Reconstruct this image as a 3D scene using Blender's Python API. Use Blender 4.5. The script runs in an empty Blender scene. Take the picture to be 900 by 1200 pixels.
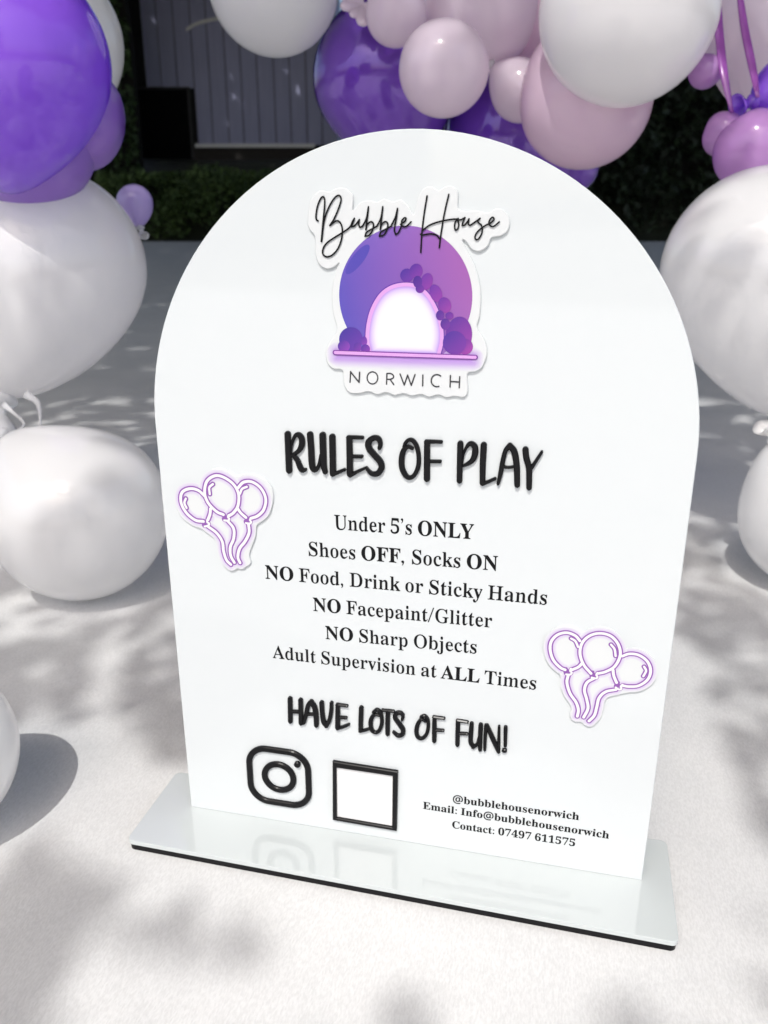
import bpy, bmesh, math, random
from mathutils import Vector, Matrix, noise
from mathutils.geometry import tessellate_polygon

random.seed(7)
S = bpy.context.scene
COL = S.collection
R = math.radians

# ------------------------------------------------------------------ camera
F_PX, PITCH, YAW = 979.672, 0.343109, 0.228614        # focal length in pixels of a 900 x 1200 frame
CAM = Vector((0.08793, -0.43362, 0.386683))
cd = bpy.data.cameras.new('camera')
cam = bpy.data.objects.new('camera', cd)
COL.objects.link(cam)
cd.sensor_fit = 'VERTICAL'
cd.sensor_height = 36.0
cd.sensor_width = 27.0
cd.lens = F_PX / 1200 * 36.0
cam.location = CAM
cam.rotation_euler = (math.pi / 2 - PITCH, 0, YAW)
cd.clip_start = 0.02
cd.clip_end = 200
cd.dof.use_dof = True
cd.dof.focus_distance = 0.47
cd.dof.aperture_fstop = 13
S.camera = cam

# ------------------------------------------------------------------ light
SUN_EL = R(55)
SUN_XY = Vector((-0.08, -1.0)).normalized()
TO_SUN = Vector((SUN_XY.x * math.cos(SUN_EL), SUN_XY.y * math.cos(SUN_EL), math.sin(SUN_EL)))
w = bpy.data.worlds.new('World')
S.world = w
w.use_nodes = True
sky = w.node_tree.nodes.new('ShaderNodeTexSky')
sky.sky_type = 'NISHITA'
sky.sun_disc = False
sky.sun_elevation = SUN_EL
sky.sun_rotation = math.atan2(TO_SUN.x, TO_SUN.y)
sky.dust_density = 5.0
bg = w.node_tree.nodes['Background']
w.node_tree.links.new(sky.outputs[0], bg.inputs[0])
bg.inputs[1].default_value = 0.15
sd = bpy.data.lights.new('sun', 'SUN')
sd.energy = 2.0
sd.angle = R(0.53)
sd.color = (1.0, 0.98, 0.95)
sun = bpy.data.objects.new('sun', sd)
COL.objects.link(sun)
sun.location = (0, -6, 6)
sun.rotation_euler = TO_SUN.to_track_quat('Z', 'Y').to_euler()
S.view_settings.view_transform = 'Standard'
S.view_settings.look = 'None'
S.view_settings.gamma = 1
S.view_settings.exposure = 0.43

# ------------------------------------------------------------------ helpers
cp, sp_ = math.cos(PITCH), math.sin(PITCH)
cy, sy = math.cos(YAW), math.sin(YAW)
RIGHT = Vector((cy, sy, 0))
FWD = Vector((-sy, cy, 0))                       # level heading
LOOK = Vector((-sy * cp, cy * cp, -sp_))
UP = RIGHT.cross(LOOK)


def ray(px, py):
    return LOOK + RIGHT * ((px - 450) / F_PX) + UP * ((600 - py) / F_PX)


def at(px, py, depth):
    return CAM + ray(px, py) * depth


def board(px, py):
    """a point of the sign's face, in metres across (u) and up (v)"""
    d = ray(px, py)
    t = -CAM.y / d.y
    return (CAM.x + d.x * t, CAM.z + d.z * t)


def ground_at(px, py, z):
    d = ray(px, py)
    t = (z - CAM.z) / d.z
    return CAM + d * t


def project(P):
    d = P - CAM
    dep = d.dot(LOOK)
    if dep <= 0.01:
        return None
    return (450 + F_PX * d.dot(RIGHT) / dep, 600 - F_PX * d.dot(UP) / dep, dep)


def lin(r, g, b):
    return tuple(((c / 255) / 12.92 if c / 255 <= 0.04045 else ((c / 255 + 0.055) / 1.055) ** 2.4) for c in (r, g, b))


def mat(name, color, rough=0.5, **kw):
    m = bpy.data.materials.new(name)
    m.use_nodes = True
    p = m.node_tree.nodes['Principled BSDF']
    p.inputs['Base Color'].default_value = (*color, 1)
    p.inputs['Roughness'].default_value = rough
    for k, v in kw.items():
        p.inputs[k.replace('_', ' ')].default_value = v
    return m


def nodes(m):
    return m.node_tree.nodes, m.node_tree.links, m.node_tree.nodes['Principled BSDF']


def link(name, bm, m, parent=None, smooth=False):
    me = bpy.data.meshes.new(name)
    bm.to_mesh(me)
    bm.free()
    if smooth:
        for f in me.polygons:
            f.use_smooth = True
    o = bpy.data.objects.new(name, me)
    if m:
        me.materials.append(m)
    COL.objects.link(o)
    if parent:
        o.parent = parent
    return o


def tag(o, label=None, cat=None, group=None, kind=None):
    for k, v in (('label', label), ('category', cat), ('group', group), ('kind', kind)):
        if v:
            o[k] = v
    return o


def empty(name, loc):
    o = bpy.data.objects.new(name, None)
    o.empty_display_size = 0.05
    COL.objects.link(o)
    o.location = loc
    return o


def spline(pts, step):
    """Catmull-Rom through points of any dimension; sharp turns stay sharp"""
    out = []
    n = len(pts)
    if n == 2:
        return [Vector(pts[0]), Vector(pts[1])]
    P = [Vector(p) for p in pts]
    P = [P[0] * 2 - P[1]] + P + [P[-1] * 2 - P[-2]]
    for i in range(1, n):
        a, b, c, d = P[i - 1:i + 3]
        k = max(2, int((c.to_2d() - b.to_2d()).length / step))
        for j in range(k):
            t = j / k
            out.append(0.5 * ((2 * b) + (c - a) * t + (2 * a - 5 * b + 4 * c - d) * t * t + (3 * b - a - 3 * c + d) * t ** 3))
    out.append(P[n])
    return out


def cut_cusps(pts):
    runs, cur = [], [pts[0]]
    for i in range(1, len(pts) - 1):
        cur.append(pts[i])
        a = Vector(pts[i][:2]) - Vector(pts[i - 1][:2])
        b = Vector(pts[i + 1][:2]) - Vector(pts[i][:2])
        if a.length and b.length and a.angle(b) > R(105):
            runs.append(cur)
            cur = [pts[i]]
    cur.append(pts[-1])
    runs.append(cur)
    return runs


def ribbon(bm, path, z0, h, bev, closed=False, flat=False, col=None, layer=None, inner=None, caps=True):
    """a stroke with round ends lying on the sign's face.  path: (u, v, r).  Sign local axes: u = x, v = z, out of the face = -y"""
    pts = [Vector((p[0], p[1])) for p in path]
    rad = [p[2] for p in path]
    n = len(pts)
    secs = []
    for i in range(n):
        if closed:
            t = pts[(i + 1) % n] - pts[i - 1]
        else:
            t = pts[min(i + 1, n - 1)] - pts[max(i - 1, 0)]
        if t.length < 1e-9:
            t = Vector((1, 0))
        t.normalize()
        secs.append((pts[i], t, rad[i], 0.0))
    if not closed and caps:
        pre, post = [], []
        for k in range(1, 7):
            a = k / 6 * math.pi / 2
            p, t, r, _ = secs[0]
            pre.append((p - t * r * math.sin(a), t, r * math.cos(a) + 1e-6, a))
            p, t, r, _ = secs[-1]
            post.append((p + t * r * math.sin(a), t, r * math.cos(a) + 1e-6, a))
        secs = pre[::-1] + secs + post
    rows = []
    for p, t, r, a in secs:
        nrm = Vector((-t.y, t.x))
        rb = max(r - bev, 0.0) if not flat else r
        if flat:
            prof = [(-1, 0, 0), (0, 0, 0), (1, 0, 0)] if col is None else [(-1, 0, 1), (-.72, 0, .66), (-.42, 0, .25), (0, 0, 0), (.42, 0, .25), (.72, 0, .66), (1, 0, 1)]
            row = []
            zi = z0 + h + len(rows) * 2e-7
            for s, _, e in prof:
                q = p + nrm * (s * r)
                v = bm.verts.new((q.x, -zi, q.y))
                if layer is not None:
                    e2 = max(e, math.sin(a))
                    c = [inner[i] * (1 - e2) + col[i] * e2 for i in range(3)]
                    v[layer] = (*c, 1)
                row.append(v)
        else:
            row = []
            for s, rr, z in ((-1, r, z0), (-1, r, z0 + h - bev), (-1, rb + bev * .3, z0 + h - bev * .3), (-1, rb, z0 + h), (1, rb, z0 + h), (1, rb + bev * .3, z0 + h - bev * .3), (1, r, z0 + h - bev), (1, r, z0)):
                q = p + nrm * (s * rr)
                row.append(bm.verts.new((q.x, -z, q.y)))
        rows.append(row)
    m = len(rows)
    for i in range(m if closed else m - 1):
        a, b = rows[i], rows[(i + 1) % m]
        for j in range(len(a) - 1):
            bm.faces.new((a[j], a[j + 1], b[j + 1], b[j]))


def strokes_mesh(name, zoom, strokes, m, parent, z0, h, bev, flat=False, colr=None, inner=None, step=0.0006, dz=2e-5, closed=False):
    """zoom = (ox, oy, scale): the strokes' own drawing frame"""
    ox, oy, k = zoom
    bm = bmesh.new()
    layer = bm.verts.layers.float_color.new('Col') if colr else None
    zz = 0
    for st in strokes:
        pp = []
        for q in st:
            u, v = board(ox + q[0] / k, oy + q[1] / k)
            u2, v2 = board(ox + q[0] / k + 1, oy + q[1] / k)
            scale = math.hypot(u2 - u, v2 - v)
            pp.append((u, v, q[2] / k * scale))
        for run in ([pp] if closed else cut_cusps(pp)):
            ribbon(bm, spline(run, step), z0, h + zz, bev, flat=flat, col=colr, layer=layer, inner=inner)
            zz += dz
    bmesh.ops.recalc_face_normals(bm, faces=bm.faces)
    return link(name, bm, m, parent, smooth=False)


def fill(bm, loops, z, layer=None, colf=None):
    """flat filled shape (with holes) on the sign's face; loops of (u, v)"""
    tri = tessellate_polygon([[Vector((p[0], p[1], 0)) for p in lp] for lp in loops])
    flat = [p for lp in loops for p in lp]
    vs = []
    for p in flat:
        v = bm.verts.new((p[0], -z, p[1]))
        if layer is not None:
            v[layer] = (*colf(p[0], p[1]), 1)
        vs.append(v)
    for t in tri:
        try:
            f = bm.faces.new([vs[i] for i in t])
        except ValueError:
            continue
        f.normal_update()
        if f.normal.y > 0:
            f.normal_flip()
    return vs


def plate(name, loop, z0, z1, m, parent, bev=0.0004):
    """a plate of acrylic cut to an outline, its face edge eased"""
    bm = bmesh.new()
    n = len(loop)
    P = [Vector(p) for p in loop]
    area = sum(P[i].x * P[(i + 1) % n].y - P[(i + 1) % n].x * P[i].y for i in range(n))
    if area < 0:
        P.reverse()
    ins = []
    for i in range(n):
        t = P[(i + 1) % n] - P[i - 1]
        t.normalize()
        ins.append(P[i] + Vector((-t.y, t.x)) * bev)
    rings = [[bm.verts.new((p.x, -z0, p.y)) for p in P], [bm.verts.new((p.x, -(z1 - bev), p.y)) for p in P]]
    mid = [P[i] * .3 + ins[i] * .7 for i in range(n)]
    rings.append([bm.verts.new((p.x, -(z1 - bev * .3), p.y)) for p in mid])
    rings.append([bm.verts.new((p.x, -z1, p.y)) for p in ins])
    for a, b in zip(rings, rings[1:]):
        for i in range(n):
            j = (i + 1) % n
            bm.faces.new((a[i], a[j], b[j], b[i]))
    for ring in (rings[-1], rings[0]):
        for t in tessellate_polygon([[v.co for v in ring]]):
            try:
                bm.faces.new([ring[i] for i in t])
            except ValueError:
                pass
    bmesh.ops.recalc_face_normals(bm, faces=bm.faces)
    return link(name, bm, m, parent)


def closed_spline(pts, sub=6):
    n = len(pts)
    P = [Vector(p) for p in pts]
    out = []
    for i in range(n):
        a, b, c, d = P[i - 1], P[i], P[(i + 1) % n], P[(i + 2) % n]
        for j in range(sub):
            t = j / sub
            out.append(0.5 * ((2 * b) + (c - a) * t + (2 * a - 5 * b + 4 * c - d) * t * t + (3 * b - a - 3 * c + d) * t ** 3))
    return out


def zboard(zoom, pts):
    ox, oy, k = zoom
    return [board(ox + x / k, oy + y / k) for x, y in pts]


def box(bm, x0, x1, y0, y1, z0, z1, M=None):
    vs = [Vector((x, y, z)) for x in (x0, x1) for y in (y0, y1) for z in (z0, z1)]
    if M:
        vs = [M @ v for v in vs]
    b = [bm.verts.new(v) for v in vs]
    for q in ((0, 1, 3, 2), (4, 6, 7, 5), (0, 4, 5, 1), (2, 3, 7, 6), (0, 2, 6, 4), (1, 5, 7, 3)):
        bm.faces.new([b[i] for i in q])


# ------------------------------------------------------------------ materials
WHITE = mat('white_acrylic', (0.61, 0.642, 0.65), 0.03, IOR=1.55)
BASEW = mat('white_acrylic_base', (0.52, 0.556, 0.556), 0.025, IOR=1.7)
BLACK = mat('black_acrylic', (0.008, 0.008, 0.009), 0.25, Specular_IOR_Level=0.14)
INK = mat('black_ink', (0.008, 0.008, 0.009), 0.5, Specular_IOR_Level=0.1)
GREYINK = mat('grey_ink', (0.03, 0.03, 0.035), 0.35)
PLAQUE = mat('satin_white_acrylic', (0.625, 0.645, 0.65), 0.22)
PANEL = mat('white_panel', (0.74, 0.74, 0.74), 0.12)
PRINT = mat('colour_print', (0.5, 0.3, 0.7), 0.25)
ns, ls, pb = nodes(PRINT)
vc = ns.new('ShaderNodeVertexColor')
vc.layer_name = 'Col'
ls.new(vc.outputs[0], pb.inputs['Base Color'])
NEON = mat('violet_print_line', lin(132, 82, 158), 0.25)
NEONW = mat('white_print_line', (0.72, 0.71, 0.72), 0.25)
NEONP = mat('pink_neon_print', lin(202, 150, 210), 0.25)


def cloth_material():
    m = mat('white_ground_cloth', (0.72, 0.71, 0.69), 0.85)
    n, l, p = nodes(m)
    tc = n.new('ShaderNodeTexCoord')
    big = n.new('ShaderNodeTexNoise')
    big.inputs['Scale'].default_value = 5
    big.inputs['Detail'].default_value = 5
    fine = n.new('ShaderNodeTexNoise')
    fine.inputs['Scale'].default_value = 900
    fine.inputs['Detail'].default_value = 2
    mp = n.new('ShaderNodeMapping')
    mp.inputs['Scale'].default_value = (1, 0.35, 1)
    l.new(tc.outputs['Object'], big.inputs['Vector'])
    l.new(tc.outputs['Object'], mp.inputs['Vector'])
    l.new(mp.outputs[0], fine.inputs['Vector'])
    r = n.new('ShaderNodeValToRGB')
    r.color_ramp.elements[0].position = 0.3
    r.color_ramp.elements[0].color = (0.60, 0.605, 0.605, 1)
    r.color_ramp.elements[1].position = 0.7
    r.color_ramp.elements[1].color = (0.665, 0.665, 0.66, 1)
    l.new(big.outputs[0], r.inputs[0])
    mx = n.new('ShaderNodeMix')
    mx.data_type = 'RGBA'
    mx.blend_type = 'MULTIPLY'
    mx.inputs[0].default_value = 0.35
    l.new(r.outputs[0], mx.inputs[6])
    l.new(fine.outputs[0], mx.inputs[7])
    rr = n.new('ShaderNodeValToRGB')
    rr.color_ramp.elements[0].position = 0.35
    rr.color_ramp.elements[0].color = (0.7, 0.7, 0.7, 1)
    rr.color_ramp.elements[1].position = 0.65
    l.new(fine.outputs[0], rr.inputs[0])
    l.new(rr.outputs[0], mx.inputs[7])
    l.new(mx.outputs[2], p.inputs['Base Color'])
    b2 = n.new('ShaderNodeBump')
    b2.inputs['Strength'].default_value = 0.5
    b2.inputs['Distance'].default_value = 0.012
    l.new(big.outputs[0], b2.inputs['Height'])
    b = n.new('ShaderNodeBump')
    b.inputs['Strength'].default_value = 0.4
    b.inputs['Distance'].default_value = 0.0007
    l.new(b2.outputs[0], b.inputs['Normal'])
    l.new(fine.outputs[0], b.inputs['Height'])
    l.new(b.outputs[0], p.inputs['Normal'])
    return m


CLOTH = cloth_material()


def leaf_material(name, a, b):
    m = mat(name, a, 0.6)
    n, l, p = nodes(m)
    g = n.new('ShaderNodeNewGeometry')
    t = n.new('ShaderNodeTexNoise')
    t.inputs['Scale'].default_value = 3.0
    r = n.new('ShaderNodeValToRGB')
    r.color_ramp.elements[0].position = 0.35
    r.color_ramp.elements[0].color = (*a, 1)
    r.color_ramp.elements[1].position = 0.7
    r.color_ramp.elements[1].color = (*b, 1)
    l.new(g.outputs['Position'], t.inputs['Vector'])
    l.new(t.outputs[0], r.inputs[0])
    l.new(r.outputs[0], p.inputs['Base Color'])
    return m


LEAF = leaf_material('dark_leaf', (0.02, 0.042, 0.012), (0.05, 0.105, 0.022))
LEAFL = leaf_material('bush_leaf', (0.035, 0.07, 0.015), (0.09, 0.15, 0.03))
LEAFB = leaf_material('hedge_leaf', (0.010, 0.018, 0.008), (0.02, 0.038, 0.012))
BARK = mat('bark', (0.09, 0.065, 0.045), 0.9)


def latex(name, color, rough=0.12, thin=0.4, **kw):
    """a thin skin: part of the light goes through it"""
    m = mat(name, color, rough)
    n, l, p = nodes(m)
    for k, v in kw.items():
        p.inputs[k.replace('_', ' ')].default_value = v
    g = n.new('ShaderNodeTexCoord')
    t = n.new('ShaderNodeTexNoise')
    t.inputs['Scale'].default_value = 14
    t.inputs['Detail'].default_value = 2
    b = n.new('ShaderNodeBump')
    b.inputs['Strength'].default_value = 0.05
    b.inputs['Distance'].default_value = 0.004
    l.new(g.outputs['Object'], t.inputs['Vector'])
    l.new(t.outputs[0], b.inputs['Height'])
    l.new(b.outputs[0], p.inputs['Normal'])
    p.inputs['Coat Weight'].default_value = 1.0
    p.inputs['Coat IOR'].default_value = 1.5
    p.inputs['Coat Roughness'].default_value = 0.04
    tr = n.new('ShaderNodeBsdfTranslucent')
    tr.inputs[0].default_value = (*color, 1)
    mx = n.new('ShaderNodeMixShader')
    mx.inputs[0].default_value = thin
    out = n['Material Output']
    l.new(p.outputs[0], mx.inputs[1])
    l.new(tr.outputs[0], mx.inputs[2])
    l.new(mx.outputs[0], out.inputs['Surface'])
    return m


LATEX_WHITE = latex('white_latex', (0.93, 0.925, 0.92), 0.12, 0.45)
LATEX_PINK = latex('pale_pink_latex', (0.92, 0.74, 0.86), 0.14, 0.5)
LATEX_PALE = latex('pearl_pink_latex', (0.87, 0.77, 0.85), 0.14, 0.5)
LATEX_PURPLE = latex('violet_latex', (0.40, 0.16, 0.90), 0.14, 0.45)
LATEX_LILAC = latex('lilac_latex', (0.52, 0.28, 0.85), 0.2, 0.45)
LATEX_PALELILAC = latex('pale_lilac_latex', (0.58, 0.48, 0.82), 0.25, 0.45)
LATEX_CHROME = latex('pearl_purple_latex', (0.21, 0.075, 0.58), 0.13, 0.25, Metallic=0.15)
LATEX_ORCHID = latex('orchid_latex', (0.62, 0.34, 0.70), 0.2, 0.45)
CLEAR = mat('clear_latex', (0.8, 0.8, 0.81), 0.15, Transmission_Weight=0.5, IOR=1.2)

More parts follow.
